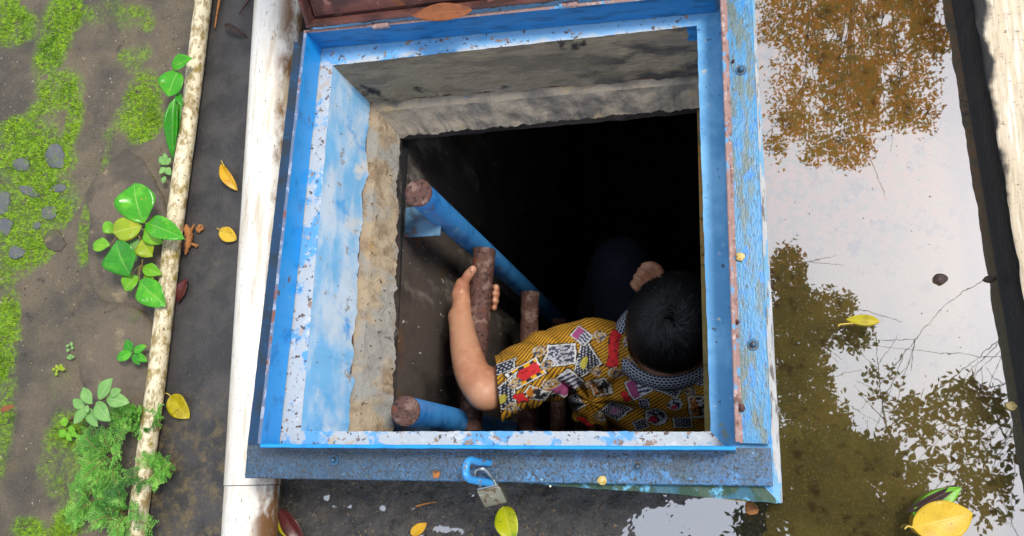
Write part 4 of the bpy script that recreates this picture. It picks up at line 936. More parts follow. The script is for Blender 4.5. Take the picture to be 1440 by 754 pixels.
chip('petal', 'orange rust flake on the front flange left of the hasp staple', 614, 667, ZF, .0055, TANB, 7, .35)
chip('seed_husk', 'dark brown seed husk floating in the white reflection', 1322, 392, WZ + .001, .0085, SEEDB, 8, .8)
chip('seed_husk', 'small dark husk against the plank at the edge of the puddle', 1393, 392, WZ + .002, .006, SEEDB, 9, .5, stretch=(1.4, .7))
chip('seed_husk', 'tiny pale husk at the plank near the lower right of the puddle', 1422, 571, WZ + .002, .006, CREAM, 12, .5)
chip('pebble', 'wet pebble at the corner of the curb where paving meets puddle', 1057, 716, .0, .010, TANB, 10, .7, cat='pebble')
def twig(label, pts, z, r, mat, seed=0):
    P = bez([A(x, y, z + .002 * (i % 2)) for i, (x, y) in enumerate(pts)], 16); o = Acc().add(*tube(P, [r * (1 - .5 * i / 15) for i in range(16)], 7, cap=None)).build('twig', mat, loc=P[0]); return tag(o, label, 'twig')
twig('brown twig lying along the conduit at the top of the channel', [(310, -10), (306, 15), (302, 40)], .006, .0028, TANB)
twig('short dark twig beside the drain pipe at the very top', [(352, -4), (344, 8), (336, 20)], .006, .003, SEEDB)
twig('reddish stick lying on the wet paving below the front flange', [(585, 712), (600, 708), (614, 706)], .006, .0018, TANB)
twig('thin straw on the wet paving near the corner of the curb', [(1020, 702), (1040, 704), (1052, 705)], .006, .0012, CREAM)
# ------------------------------------------------------------------ person climbing into the tank
def remesh(acc, vox, smooth=3, name='tmp'):
    me = bpy.data.meshes.new(name); me.from_pydata([tuple(v) for v in acc.v], [], acc.f)
    o = bpy.data.objects.new(name, me); COL.objects.link(o)
    r = o.modifiers.new('r', 'REMESH'); r.mode = 'VOXEL'; r.voxel_size = vox; r.use_smooth_shade = True
    if smooth: s = o.modifiers.new('s', 'SMOOTH'); s.iterations = smooth; s.factor = .5
    dg = bpy.context.evaluated_depsgraph_get(); out = bpy.data.meshes.new_from_object(o.evaluated_get(dg))
    bpy.data.objects.remove(o); return out
def vco(me): a = np.zeros(len(me.vertices) * 3, np.float64); me.vertices.foreach_get("co", a); return a.reshape(-1, 3)
def setco(me, V): me.vertices.foreach_set("co", V.astype(np.float32).ravel()); me.update()
def delete_faces(me, mask_v):
    bm = bmesh.new(); bm.from_mesh(me); bm.verts.ensure_lookup_table()
    bmesh.ops.delete(bm, geom=[v for v in bm.verts if mask_v[v.index]], context='VERTS'); bm.to_mesh(me); bm.free()

HEAD = Vector((.524, .226, -.235)); FW = Vector((.50, .83, -.25)).normalized(); RT = FW.cross(Vector((.05, -.10, 1))).normalized(); UPH = RT.cross(FW).normalized()
def hd(r, f, u): return HEAD + RT * r + FW * f + UPH * u
SHL, SHR = Vector((.338, .184, -.300)), Vector((.665, .120, -.315))
ELB = A(676, 556, -.115); WR = A(647, 446, -.208)
def person():
    root = thing('person', 'black haired person in yellow patterned shirt climbing down the hatch, one hand on the rung', 'person', (.48, .16, TZ0))
    a = Acc()
    # head: skull, jaw, nose, lips, ears
    def ell(c, rx, rf, ru, seg=28):
        V = []; Fc = []; rn = 16
        for i in range(rn + 1):
            ph = math.pi * i / rn
            for k in range(seg):
                t = 2 * math.pi * k / seg; V.append(c + RT * (rx * math.sin(ph) * math.cos(t)) + FW * (rf * math.sin(ph) * math.sin(t)) + UPH * (ru * math.cos(ph)))
        for i in range(rn):
            for k in range(seg): Fc.append((i * seg + k, (i + 1) * seg + k, (i + 1) * seg + (k + 1) % seg, i * seg + (k + 1) % seg))
        a.add(V, Fc)
    ell(hd(0, .0, .014), .068, .078, .076); ell(hd(0, .022, -.045), .058, .066, .062); ell(hd(0, .040, -.082), .034, .038, .030)
    ell(hd(0, .094, -.022), .013, .018, .022); ell(hd(0, .086, -.058), .022, .012, .008)
    for s in (-1, 1): ell(hd(.074 * s, -.006, -.022), .008, .022, .033); ell(hd(.032 * s, .080, .004), .020, .014, .007)
    NB = Vector((.502, .175, -.335))
    a.add(*tube([hd(0, -.02, -.05), HEAD.lerp(NB, .75), NB, NB + Vector((0, -.01, -.06))], [.054, .052, .055, .07], 20))
    # torso and hips under the clothes
    a.add(*tube([Vector((.502, .15, -.33)), Vector((.502, .14, -.40)), Vector((.50, .13, -.55)), Vector((.49, .125, -.70)), Vector((.48, .13, -.84))], [(.08, .06), (.135, .085), (.130, .09), (.115, .085), (.13, .095)], 24, side=(1, 0, 0)))
    # left arm
    m1 = SHL.lerp(ELB, .5)
    a.add(*tube(bez([Vector((.43, .165, -.335)), SHL, m1, ELB.lerp(m1, .12), ], 10), [.05, .05, .048, .045, .042, .040, .038, .037, .036, .034], 20))
    fore = bez([ELB.lerp(SHL, .04), ELB.lerp(WR, .22) + Vector((-.004, 0, -.002)), ELB.lerp(WR, .5) + Vector((-.006, 0, 0)), ELB.lerp(WR, .8) + Vector((-.003, 0, 0)), WR], 14)
    a.add(*tube(fore, [.0325, .0320, .0320, .0322, .0318, .031, .030, .0288, .0275, .026, .0248, .0238, .0232, .0235], 20))
    # left hand round the top rung
    def rc(y): t = (.372 - y) / .336; return Vector((.176 - .014 * t, y, -.22))
    def pol(y, ang, r): c = rc(y); an = math.radians(ang); return c + Vector((math.cos(an) * r, 0, math.sin(an) * r))
    R0 = .0205
    a.add(*tube([WR + (ELB - WR).normalized() * .01, WR.lerp(pol(.288, 196, .036), .5), pol(.285, 198, .0375), pol(.290, 216, .036)], [(.0235, .021), (.028, .020), (.033, .0165), (.030, .013)], 18, side=(0, 1, 0)))
    a.add(*tube([WR.lerp(pol(.29, 180, .036), .35), pol(.288, 172, .040), pol(.303, 160, .036)], [.016, .0165, .014], 14))
    for k, (y0, y1, a1, rr) in enumerate([(.308, .300, 346, .0078), (.294, .287, 358, .0082), (.279, .274, 352, .0078), (.265, .262, 338, .0070)]):
        n = 12; P = [pol(y0 + (y1 - y0) * i / n, 205 + (a1 - 205) * i / n, R0 + rr * .92 + .0016 * abs(math.sin(math.pi * i / n * 3))) for i in range(n + 1)]
        a.add(*tube(P, [rr * (1.12 - .25 * i / n) for i in range(n + 1)], 12))
    P = bez([pol(.286, 178, .039), pol(.301, 160, .0345), pol(.315, 138, .0310), pol(.328, 112, .0290)], 10); a.add(*tube(P, [.0125, .0115, .0108, .0104, .0100, .0096, .0098, .0098, .0090, .0080], 14))
    # right arm, folded under the head, hand before the face
    H2 = A(911, 395, -.37); E2 = Vector((.610, .150, -.555)); W2 = H2 + (E2 - H2).normalized() * .062
    a.add(*tube(bez([Vector((.585, .14, -.34)), SHR, SHR.lerp(E2, .5), E2], 10), [.05, .05, .048, .046, .043, .042, .040, .038, .037, .035], 18))
    a.add(*tube(bez([E2, E2.lerp(W2, .35), E2.lerp(W2, .7), W2], 10), [.036, .037, .037, .036, .034, .032, .029, .027, .025, .023], 18))
    up2 = Vector((-.15, -.05, 1)).normalized(); hx = Vector((-.72, .55, .2)).normalized(); hx = (hx - up2 * hx.dot(up2)).normalized(); hy = up2.cross(hx)
    def h2(x, y, z): return H2 + (hx * x + hy * y + up2 * z) * .74
    a.add(*tube([W2, h2(-.030, .004, -.030), h2(-.008, .002, -.012), h2(.006, 0, -.002)], [(.019, .016), (.023, .014), (.026, .0115), (.025, .009)], 18, side=hy))
    for k in range(4):
        y = -.034 + .0225 * k; l = (.9, 1.0, .95, .8)[k]
        P = bez([h2(.002, y, -.002), h2(.020 * l, y * .95, .012), h2(.034 * l, y * .85, .004), h2(.032 * l, y * .8, -.014), h2(.018 * l, y * .78, -.020)], 12)
        a.add(*tube(P, [.0072, .0071, .0070, .0069, .0068, .0067, .0066, .0065, .0064, .0062, .006, .0056], 12))
    P = bez([h2(-.022, -.026, -.016), h2(-.004, -.042, -.004), h2(.016, -.040, .008), h2(.032, -.026, .010)], 10); a.add(*tube(P, [.0098, .0094, .009, .0087, .0083, .008, .0078, .0076, .0072, .0062], 12))
    # legs
    HL, HR = Vector((.41, .14, -.88)), Vector((.56, .13, -.88)); KL, KR = Vector((.37, .46, -.74)), Vector((.58, .30, -1.20)); FL, FR = Vector((.24, .36, -1.15)), Vector((.56, .22, -1.66))
    for h, k, f in ((HL, KL, FL), (HR, KR, FR)):
        a.add(*tube([h, h.lerp(k, .5), k], [.075, .066, .052], 18)); a.add(*tube([k, k.lerp(f, .3), f], [.050, .052, .034], 18))
    me = remesh(a, .0022, 7, 'body')
    Vb = vco(me); ed = np.zeros(len(me.edges) * 2, np.int32); me.edges.foreach_get("vertices", ed); ed = ed.reshape(-1, 2)
    hc1, hc2 = np.array(pol(.285, 180, .03)), np.array(H2); wsm = np.clip((np.minimum(np.linalg.norm(Vb - hc1, axis=1) - .062, np.linalg.norm(Vb - hc2, axis=1) - .06)) / .03, 0, 1) * (Vb[:, 2] < -.0) * (np.linalg.norm(Vb - np.array(HEAD), axis=1) > .16)
    deg = np.bincount(ed.ravel(), minlength=len(Vb)).astype(float)
    for _ in range(60):
        acc = np.stack([np.bincount(ed[:, 0], Vb[ed[:, 1], q], len(Vb)) + np.bincount(ed[:, 1], Vb[ed[:, 0], q], len(Vb)) for q in range(3)], 1) / deg[:, None]
        Vb = Vb + (acc - Vb) * (.6 * wsm)[:, None]
    setco(me, Vb)
    body = link_mesh('body', me, M['skin'], root)
    # feet
    for f in (FL, FR): Acc().add(*tube([f + Vector((0, -.03, -.01)), f + Vector((-.01, .05, -.03)), f + Vector((-.02, .13, -.045))], [(.035, .035), (.042, .03), (.036, .018)], 16, side=(1, 0, 0))).build('shoe', M['trousers'], root)
    # thumb nail and finger nails
    for (y, an, r) in ((.3275, 108, .0372),):
        c = pol(y, an, r); Acc().add(*tube([c + Vector((0, -.005, 0)), c + Vector((0, .004, -.0005))], [(.0042, .0012), (.0044, .0012)], 10, side=(1, 0, .6))).build('nail', M['skin_nail'], body)
    for s in (-1, 1):
        bm = bmesh.new(); bmesh.ops.create_uvsphere(bm, u_segments=16, v_segments=10, radius=.0115); c = hd(.032 * s, .079, -.008)
        V = [c + v.co for v in bm.verts]; Fc = [tuple(v.index for v in f.verts) for f in bm.faces]; bm.free(); mk('eye', V, Fc, M['eye'], body)
    # ---- trousers
    t = Acc()
    t.add(*tube([Vector((.485, .13, -.80)), Vector((.485, .132, -.88)), Vector((.485, .135, -.95))], [(.15, .115), (.165, .12), (.14, .10)], 24, side=(1, 0, 0)))
    for h, k, f in ((HL, KL, FL), (HR, KR, FR)):
        t.add(*tube([h, h.lerp(k, .5), k], [.095, .088, .075], 20)); t.add(*tube([k, k.lerp(f, .4), f], [.073, .068, .056], 20))
    tm = remesh(t, .008, 4, 'trousers'); V = vco(tm); setco(tm, V + np.stack([vnoise(V, 14, 3, q) for q in (1, 2, 3)], 1) * .008)
    link_mesh('trousers', tm, M['trousers'], root)
    # ---- shirt
    s = Acc()
    s.add(*tube([Vector((.505, .185, -.285)), Vector((.505, .165, -.325)), Vector((.502, .150, -.375)), Vector((.500, .140, -.46)), Vector((.495, .135, -.60)), Vector((.49, .13, -.78)), Vector((.488, .13, -.90))],
                [(.085, .060), (.135, .090), (.165, .112), (.172, .125), (.170, .128), (.172, .130), (.178, .135)], 32, side=(1, 0, 0)))
    d = (ELB - SHL).normalized(); CUF = SHL.lerp(ELB, .86)
    s.add(*tube(bez([Vector((.455, .178, -.330)), SHL + Vector((.03, .002, -.002)), SHL.lerp(ELB, .30), SHL.lerp(ELB, .62), ELB + d * .01], 14), [.064, .066, .066, .065, .063, .061, .0595, .058, .057, .056, .055, .0545, .054, .054], 26))
    d2 = (E2 - SHR).normalized(); CU2 = SHR.lerp(E2, .72)
    s.add(*tube(bez([Vector((.55, .165, -.335)), SHR, SHR.lerp(E2, .35), CU2 + d2 * .03], 12), [.064, .066, .066, .064, .062, .06, .058, .057, .056, .055, .055, .055], 24))
    # loose cloth hanging below the arm
    s.add(*tube([SHL.lerp(ELB, .15) + Vector((.03, -.03, -.03)), Vector((.36, .085, -.38)), Vector((.385, .075, -.50))], [(.035, .03), (.045, .03), (.05, .04)], 18, side=(1, 0, 0)))
    sm = remesh(s, .0017, 10, 'shirt')
    V = vco(sm); nrm = np.zeros(len(V) * 3); sm.vertices.foreach_get("normal", nrm); nrm = nrm.reshape(-1, 3)
    # folds: broad drape, pulls towards the armpit and creases round the sleeve
    arm = np.array(ELB - SHL); arm /= np.linalg.norm(arm); rel = V - np.array(SHL); al = rel @ arm
    pull = np.linalg.norm(V - np.array([.365, .095, -.36]), axis=1); ang = np.arctan2(V[:, 1] - .095, V[:, 0] - .365)
    fold = .0045 * vnoise(V * np.array([1, 1, .7]), 11, 2, 70) + .0022 * vnoise(V, 28, 2, 71)
    fold += .0042 * np.sin(ang * 9 + 2 * vnoise(V, 9, 2, 73)) * np.exp(-((pull - .11) / .07) ** 2)
    fold += .0024 * np.sin(al * 95 + 3 * vnoise(V, 12, 2, 74)) * np.clip((al + .01) / .05, 0, 1) * np.clip((.2 - al) / .05, 0, 1) * (V[:, 0] < .36)
    setco(sm, V + nrm * (fold * 1.5)[:, None])
    V = vco(sm); NC = np.array([.511, .203]); dz = V[:, 2]
    cn = np.cross(at(697, 508, -.1) - CAM, at(706, 588, -.1) - CAM); cn /= np.linalg.norm(cn); cn = cn if cn[0] < 0 else -cn
    c0_ = at(701, 548, -.13); cut = ((V - c0_) @ cn > .0012 * vnoise(V, 40, 2, 99)) & (V[:, 0] < .34)
    cut |= ((V - np.array(CU2)) @ np.array(d2) > 0) & (np.linalg.norm(V - np.array(CU2), axis=1) < .11)
    cut |= (np.hypot(V[:, 0] - NC[0], (V[:, 1] - NC[1])) < .069) & (dz > -.345)
    cut |= dz < -.88
    delete_faces(sm, cut)
    paint_shirt(sm, c0_, cn)
    shirt = link_mesh('shirt', sm, M['shirt'], root); md = shirt.modifiers.new('cloth', 'SOLIDIFY'); md.thickness = .0016; md.offset = -1
    # ---- collar band
    n, k = 96, 8; V = []; UV = []; Fc = []
    cc = Vector((.510, .205, -.262))
    for i in range(n + 1):
        th = 2 * math.pi * i / n
        for j in range(k + 1):
            q = j / k; r = .069 + .021 * q + .002 * math.sin(math.pi * q); z = -.004 - .021 * q ** 1.3 + .006 * math.sin(math.pi * q)
            x, y = r * 1.12 * math.cos(th), r * 1.0 * math.sin(th)
            V.append((cc.x + x, cc.y + y, cc.z + z - .10 * x * (0) + (-.055) * (y / .08) * .35 - .012 * max(0, x / .08))); UV.append((i * .75, j * .62))
    for i in range(n):
        for j in range(k): p = i * (k + 1) + j; Fc.append((p, p + k + 1, p + k + 2, p + 1))
    col = mk('collar', V, Fc, M['collar'], shirt, uv=UV); md = col.modifiers.new('cloth', 'SOLIDIFY'); md.thickness = .002; md.offset = -1
    # ---- hair: dark cap and strands growing out of a whorl
    V = []; Fc = []; sg, rn = 40, 20
    def hp(ph, t, rr=0.0):
        # ph from the crown pole (tilted back), t round it
        v = Vector((math.sin(ph) * math.cos(t), math.sin(ph) * math.sin(t), math.cos(ph))); tl = math.radians(20)
        v = Vector((v.x, v.y * math.cos(tl) - v.z * math.sin(tl), v.y * math.sin(tl) + v.z * math.cos(tl)))
        return hd(v.x * (.0725 + rr), .000 + v.y * (.083 + rr), .018 + v.z * (.082 + rr))
    for i in range(rn + 1):
        for q in range(sg):
            t = 2 * math.pi * q / sg; lim = math.radians(97 + 32 * math.cos(t + math.pi / 2) - 6 * abs(math.cos(t))); V.append(hp(lim * i / rn + .001, t))
    for i in range(rn):
        for q in range(sg): Fc.append((i * sg + q, (i + 1) * sg + q, (i + 1) * sg + (q + 1) % sg, i * sg + (q + 1) % sg))
    hair = mk('hair', V, Fc, M['hair_cap'], root)
    V = []; Fc = []; rr = random.Random(5)
    for s_ in range(13000):
        ph = math.acos(1 - rr.random() * 1.55); t = rr.uniform(0, 2 * math.pi); lim = math.radians(100 + 32 * math.cos(t + math.pi / 2) - 6 * abs(math.cos(t)))
        if ph > lim: continue
        L = rr.uniform(.020, .042) / .085; sw = .55 * math.exp(-ph * 1.6) + rr.gauss(0, .26) + 1.1 * math.sin(3.1 * t + 5 * ph + math.sin(7 * t)) * .5; pts = []; lift = rr.uniform(.002, .011) * (1.25 if ph < .5 else 1)
        cl = .18 * math.sin(9 * t + 4 * ph)
        for j in range(5):
            u = j / 4; pts.append(hp(ph + L * u * .92, t + (sw + cl * .4) * u / max(.25, math.sin(ph) + .1) * .55, .001 + lift * math.sin(min(1, u * 1.15) * math.pi * .62)))
        wv = .00052 * rr.uniform(.7, 1.3); b = len(V)
        for j, p in enumerate(pts):
            dd = (pts[min(j + 1, 4)] - pts[max(j - 1, 0)]).normalized(); nn = (p - HEAD).normalized(); sd_ = dd.cross(nn).normalized() * wv * (1.05 - .85 * j / 4)
            V += [p - sd_, p + sd_]
        for j in range(4): Fc.append((b + 2 * j, b + 2 * j + 1, b + 2 * j + 3, b + 2 * j + 2))
    tag(mk('strands', V, Fc, M['hair'], hair), kind='stuff')
M['skin_nail'] = pmat('finger nail', S(214, 164, 138), rough=.3)
M['eye'] = pmat('eye', S(220, 215, 205), rough=.2)

# printed cotton: ochre with dark diagonal stripes and scattered framed motifs, painted as vertex colours on the cloth
PD = Vector((-.05, -.22, .97)).normalized(); PU = (Vector((1, 0, 0)) - PD * PD.x).normalized(); PV = PD.cross(PU)
MOTIFS = [ # photo centre, half sizes, turn (deg), kind
 (789, 498, 18, 15, 0, 'grey'), (745, 524, 22, 17, 32, 'red'), (825, 508, 11, 22, -14, 'navytri'), (863, 488, 12, 26, -14, 'redfig'), (795, 542, 19, 14, 40, 'purple'), (843, 548, 15, 14, 15, 'leopard'),
 (895, 545, 19, 15, 30, 'purple'), (942, 545, 18, 14, -25, 'navy'), (862, 578, 24, 14, 10, 'kite'), (921, 588, 17, 15, 0, 'greyred'), (712, 513, 13, 9, 20, 'navy'), (710, 560, 15, 20, -20, 'navytri'),
 (727, 538, 9, 9, 0, 'swirl'), (757, 557, 16, 11, -30, 'leopard'), (806, 570, 14, 12, 30, 'navy'), (820, 595, 12, 9, 0, 'redfig'), (988, 575, 18, 18, 0, 'leopard'), (985, 535, 10, 8, 10, 'navy'), (868, 527, 12, 9, 20, 'swirl'),
 (815, 470, 14, 9, -35, 'purple'), (845, 470, 9, 8, 0, 'swirl'), (960, 597, 14, 9, 0, 'navy'), (760, 492, 12, 8, -30, 'swirl'), (888, 510, 10, 9, 10, 'swirl'), (838, 525, 8, 8, 0, 'swirl'), (770, 512, 9, 8, 15, 'swirl'), (735, 562, 10, 8, 0, 'redfig'), (775, 540, 8, 8, 30, 'swirl'), (878, 560, 8, 7, 0, 'redfig'), (905, 570, 10, 8, 45, 'kite'), (845, 590, 9, 8, 20, 'swirl'), (950, 572, 11, 9, 20, 'greyred'), (972, 552, 9, 8, 0, 'swirl'), (900, 600, 11, 8, 20, 'navy'), (880, 480, 8, 8, 0, 'swirl'), (722, 575, 9, 8, 0, 'swirl')]
def paint_shirt(me, c0, cn):
    V = vco(me); u = V @ np.array(PU); v = V @ np.array(PV); P2 = np.stack([u, v], 1)
    def lin(r, g, b): return np.array(S(r, g, b)[:3])
    col = np.tile(lin(188, 136, 18), (len(V), 1)); col *= (1 + .12 * vnoise(V, 60, 2, 90) + .14 * vnoise(V, 480, 1, 96))[:, None]
    sl = V[:, 0] < .345
    an = np.where(sl, math.radians(-32), math.radians(-38)); wob = .0016 * vnoise(P2, 26, 2, 91)
    ph = (u * np.cos(an) - v * np.sin(an) * -1 * -1 + 0) ; ph = (u * np.sin(math.radians(58)) - v * np.cos(math.radians(58)) * 1.0) + wob
    ph = np.where(sl, u * .85 - v * .53, u * .52 - v * .85) + wob
    st = np.abs((ph / .0052) % 1 - .5) * 2
    k = np.clip((.42 - st) / .16 + .15 * vnoise(P2, 300, 1, 92), 0, 1)[:, None]; col = col * (1 - k) + lin(38, 24, 10) * k
    white = lin(206, 206, 200); navy = lin(26, 28, 44)
    fine = vnoise(P2, 420, 2, 93); fine2 = vnoise(P2, 260, 2, 94); big = vnoise(P2, 130, 2, 95)
    dots = ((np.abs((u / .0048) % 1 - .5) ** 2 + np.abs((v / .0048 + .5 * np.floor(u / .0048)) % 1 - .5) ** 2) < .07)
    for i, (px, py, hw, hh, rot, kind) in enumerate(MOTIFS):
        w2 = at(px, py, -.3) - CAM; w2 /= np.linalg.norm(w2); rel = V - CAM; tt = rel @ w2; off = np.linalg.norm(rel - tt[:, None] * w2, axis=1); tt = np.where(off < .004, tt, 99); j = int(np.argmin(tt))
        if tt[j] > 90: continue
        c = Vector(V[j]); cu, cv = c.dot(PU), c.dot(PV); sc = (.78 if px < 775 else .98) / 815.0
        r = math.radians(rot); x = (u - cu) * math.cos(r) - (v - cv) * math.sin(r) * -1; y = -(u - cu) * math.sin(r) + (v - cv) * math.cos(r)
        x, y = x / (hw * sc), y / (hh * sc); x = x + .12 * big; y = y + .12 * fine2 * .5
        if kind in ('navytri',): dd = np.maximum(np.abs(x) * .9 + .45 * y, -y * .95) if i % 2 else np.maximum(np.abs(y) * .9 + .5 * x, -x * .95)
        elif kind == 'kite': dd = np.abs(x) * .82 + np.abs(y) * .82
        elif kind in ('swirl', 'greyred'): dd = np.hypot(x, y) * (1 + .18 * fine2)
        elif kind == 'redfig': dd = np.maximum(np.abs(x + .3 * np.sin(2.4 * y)) * 1.5, np.abs(y)) * (1 + .12 * fine2)
        else: dd = np.maximum(np.abs(x), np.abs(y))
        ins = dd < 1; 
        # only near in height, so the print does not repeat on the far side of the cloth
        ins &= np.linalg.norm(V - np.array(c), axis=1) < .13
        if kind == 'grey': c2 = np.where((fine + .6 * big > .0)[:, None], lin(176, 178, 186), lin(56, 60, 78))
        elif kind == 'greyred': c2 = np.where((fine2 > -.05)[:, None], lin(170, 172, 178), navy); c2 = np.where((((x + .3) ** 2 + (y + .35) ** 2) < .14)[:, None], lin(176, 30, 46), c2)
        elif kind == 'red': c2 = np.where((np.abs(y) < .55)[:, None], np.where((fine > .42)[:, None], lin(90, 14, 20), lin(196, 36, 40)), np.where((np.sin(x * 9) > 0)[:, None], lin(214, 160, 20), navy))
        elif kind == 'redfig': c2 = np.where((fine2 > .35)[:, None], lin(80, 12, 18), lin(190, 28, 34))
        elif kind == 'purple': c2 = np.where((x + .25 * big < -.1)[:, None], lin(150, 66, 112), np.where((np.sin(14 * y + 5 * x) + fine > .2)[:, None], lin(190, 192, 200), lin(58, 60, 84)))
        elif kind == 'leopard': c2 = np.where((fine2 > .02)[:, None], lin(190, 190, 186), lin(24, 26, 34)); c2 = np.where(((x < -.2) & (fine > -.1))[:, None], lin(180, 110, 22), c2)
        elif kind == 'swirl': c2 = np.where((np.sin(dd * 11 + 2 * np.arctan2(y, x)) > .1)[:, None], lin(176, 178, 178), lin(190, 140, 24) * .8); c2 = np.where((fine > .2)[:, None], lin(60, 62, 76), c2)
        else:
            c2 = np.where(dots[:, None], lin(180, 184, 192), navy)
            if kind in ('navytri', 'kite'): c2 = np.where((np.hypot(x * 1.1, y + .1) < .42)[:, None], lin(170, 160, 60) if kind == 'navytri' else np.where((fine2 > 0)[:, None], lin(150, 70, 116), lin(120, 126, 140)), c2)
        edge = ins & (dd > .89) & (kind not in ('swirl', 'redfig'))
        col[ins] = c2[ins]; col[edge] = white
        dk = (dd >= 1) & (dd < 1.10) & (kind not in ('swirl',)) & (np.linalg.norm(V - np.array(c), axis=1) < .13); col[dk] = lin(40, 26, 14)
    hem = np.abs((V - c0) @ cn + .011) < .0011; col[hem & (V[:, 0] < .34)] *= .35
    a = me.color_attributes.new('print', 'FLOAT_COLOR', 'POINT'); a.data.foreach_set("color", np.concatenate([col, np.ones((len(col), 1))], 1).astype(np.float32).ravel())
person()

# ------------------------------------------------------------------ trees overhead, seen mirrored in the puddle
def mirror_at(px, py, Z): return A(px, py, -Z) * 1.0 if False else Vector((at(px, py, -Z)[0], at(px, py, -Z)[1], Z))
BARK = pmat('tree bark', S(70, 58, 46), [dict(c=S(46, 38, 32), s=14, lo=.45, hi=.6)], rough=.9, bump=[(30, .6, .01)])
def overhead_tree(label, Z, trunk, blobs, twigs, nleaf, lsize, mats, seed, brr=.03):
    """blobs: photo-side ellipses (x, y, rx, ry, weight) of the mirrored crown; leaves fill the volume above each"""
    rr = np.random.default_rng(seed); ppm = F_PX / ((Z + 1.25) / .93); base = Vector((trunk[0], trunk[1], -.03)); root = thing('tree', label, 'tree', base)
    tr = Acc(); cen = [mirror_at(b[0], b[1], Z) for b in blobs]; mid = sum(cen, Vector()) / len(cen); fork = base.lerp(mid, .45); fork = Vector((base.x * .75 + mid.x * .25, base.y * .75 + mid.y * .25, Z * .72))
    tr.add(*tube(bez([base, base.lerp(fork, .5) + Vector((.08, -.05, 0)), fork], 14), list(np.linspace(max(.05, brr * 4), max(.02, brr * 1.5), 14)), 14, cap=None)); tr.build('trunk', BARK, root)
    br = Acc()
    for c in cen: 
        P = bez([fork, fork.lerp(c, .5) + Vector((rr.uniform(-.15, .15), rr.uniform(-.15, .15), .15)), c + Vector((0, 0, .1))], 14); br.add(*tube(P, list(np.linspace(brr, brr * .15, 14)), 8, cap=None))
        for _ in range(5):
            q = P[rr.integers(7, 13)]; e = c + Vector((rr.normal(0, .18), rr.normal(0, .18), rr.uniform(0, .3))); br.add(*tube(bez([q, q.lerp(e, .5) + Vector((0, 0, .04)), e], 8), list(np.linspace(min(.007, brr * .5), .0012, 8)), 5, cap=None))
    for tw in twigs:
        P = [mirror_at(x, y, Z) for x, y in tw[0]]; br.add(*tube(bez(P, 14), list(np.linspace(tw[1] * .6, tw[1] * .2, 14)), 6, cap=None))
    br.build('branch', BARK, root)
    wts = np.array([b[4] * b[2] * b[3] for b in blobs], float); wts /= wts.sum(); V = []; Fc = []; mi = []
    n = nleaf; which = rr.choice(len(blobs), n, p=wts)
    rad = np.sqrt(rr.random(n)) * (1 + .15 * rr.normal(size=n)); th = rr.uniform(0, 2 * math.pi, n)
    px = np.array([blobs[w][0] + blobs[w][2] * r * math.cos(t) for w, r, t in zip(which, rad, th)]); py = np.array([blobs[w][1] + blobs[w][3] * r * math.sin(t) for w, r, t in zip(which, rad, th)])
    keep = vnoise(np.stack([px, py], 1), 1 / 26.0, 3, seed) + rr.uniform(-.25, .25, n) > -.22
    for x, y, w in zip(px[keep], py[keep], which[keep]):
        c = mirror_at(x, y, Z) + Vector((0, 0, 0)); dz = rr.uniform(-.1, .9) * Z * .12; c = Vector((c.x, c.y, Z)) + (Vector((c.x, c.y, Z)) - Vector((CAM[0], CAM[1], -CAM[2]))).normalized() * dz
        l = lsize * rr.uniform(.6, 1.25); a1 = rr.uniform(0, 2 * math.pi); d = Vector((math.cos(a1), math.sin(a1), rr.uniform(-.8, .3))).normalized(); s_ = d.cross(Vector((rr.normal(0, .5), rr.normal(0, .5), 1))).normalized() * l * .24
        b = len(V); V += [c, c + d * l * .45 + s_, c + d * l, c + d * l * .45 - s_]; Fc.append((b, b + 1, b + 2, b + 3)); mi.append(int(rr.random() < .45) if blobs[w][4] > 0 else 0)
    o = mk('crown', V, Fc, mats, root, mi=mi, smooth=False); tag(o, kind='stuff')
OCH1 = pmat('ochre leaf', S(166, 112, 40), [dict(c=S(96, 92, 34), s=3, lo=.45, hi=.6)], rough=.6, trans=.45); OCH2 = pmat('golden leaf', S(176, 128, 36), rough=.6, trans=.45)
DG1 = pmat('dark tree leaf', S(52, 66, 26), rough=.5, trans=.3); DG2 = pmat('olive tree leaf', S(86, 88, 34), rough=.5, trans=.3); DB = pmat('brown tree leaf', S(90, 66, 30), rough=.6, trans=.3)  # green, olive and brown foliage colours of the mirrored crowns
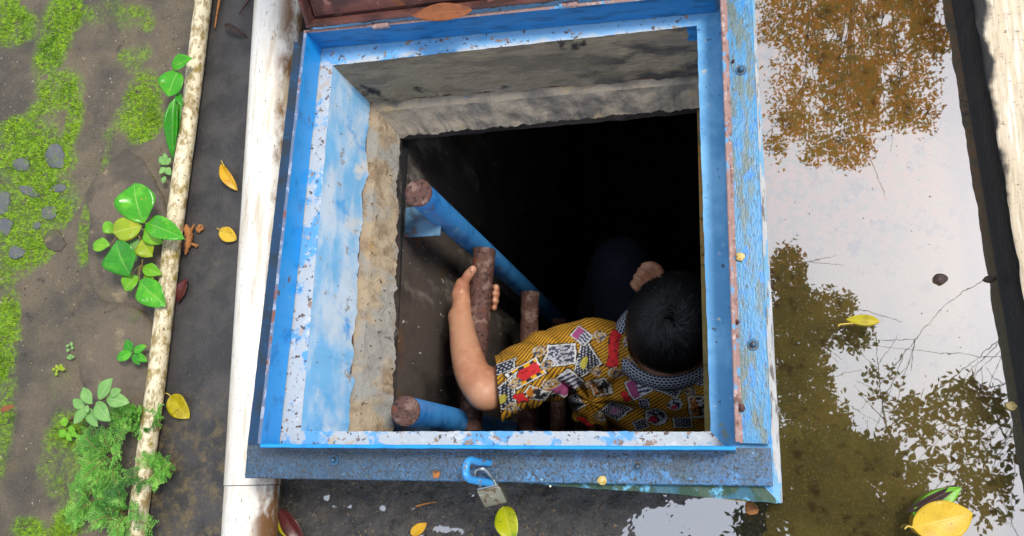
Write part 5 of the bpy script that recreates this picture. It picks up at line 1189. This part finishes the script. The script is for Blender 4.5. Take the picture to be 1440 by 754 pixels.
overhead_tree('tall ochre and brown tree whose crown is mirrored at the top of the puddle', 5.2, (1.6, 5.6), [(1130, 35, 70, 60, 1), (1215, 45, 95, 75, 1), (1180, 130, 90, 60, 1), (1255, 130, 60, 50, 1), (1125, 190, 50, 40, 1), (1195, 212, 36, 26, 1), (1290, 20, 60, 70, 1.3), (1285, 165, 36, 24, .6), (1200, -60, 150, 70, 1)], [], 30000, .036, [OCH1, OCH2], 3, .012)
overhead_tree('dark green tree whose thin crown is mirrored beside the right flange', 4.4, (-2.2, 3.4), [(1108, 395, 24, 48, 1), (1120, 470, 42, 60, 1), (1130, 545, 40, 46, 1), (1170, 430, 36, 26, .5), (1195, 470, 36, 26, .6), (1150, 600, 46, 40, 1)], [([(1090, 480), (1150, 470), (1225, 490)], .006), ([(1100, 520), (1160, 530), (1210, 520)], .005)], 9000, .04, [DG1, DB], 8, .012)
overhead_tree('dense olive tree whose crown darkens the bottom of the puddle', 3.6, (2.6, -2.6), [(1150, 690, 90, 55, 1.2), (1230, 690, 70, 60, 1.2), (1180, 640, 70, 30, 1), (1270, 735, 60, 40, 1.2), (1110, 740, 70, 50, 1.2), (1200, 770, 130, 40, 1.2), (1100, 650, 40, 50, 1.2)], [], 13000, .05, [DG1, DG2], 12)
overhead_tree('young tree with sparse twigs and separate leaves mirrored at the lower right of the puddle', 3.0, (2.6, 1.2), [(1290, 580, 34, 26, .6), (1345, 560, 36, 32, .6), (1385, 575, 34, 34, .7), (1320, 620, 34, 30, .6), (1390, 640, 40, 50, .45), (1265, 600, 26, 40, .35), (1345, 660, 44, 30, .4), (1385, 700, 44, 40, .5), (1240, 540, 28, 34, .18)],
    [([(1262, 660), (1240, 560), (1232, 470)], .007), ([(1245, 590), (1215, 560), (1200, 540)], .003), ([(1240, 560), (1262, 530), (1280, 510)], .003), ([(1262, 650), (1310, 600), (1360, 545)], .006), ([(1310, 600), (1350, 590), (1410, 580)], .004), ([(1320, 660), (1365, 672), (1425, 690)], .006), ([(1340, 664), (1390, 640), (1425, 600)], .004), ([(1238, 520), (1215, 500), (1205, 490)], .0025), ([(1236, 510), (1258, 480), (1262, 470)], .0025), ([(1300, 690), (1360, 700), (1420, 735)], .004), ([(1360, 545), (1372, 525), (1376, 505)], .003), ([(1250, 600), (1290, 570), (1300, 545)], .004)], 2300, .036, [DG1, DB], 17, .0028)
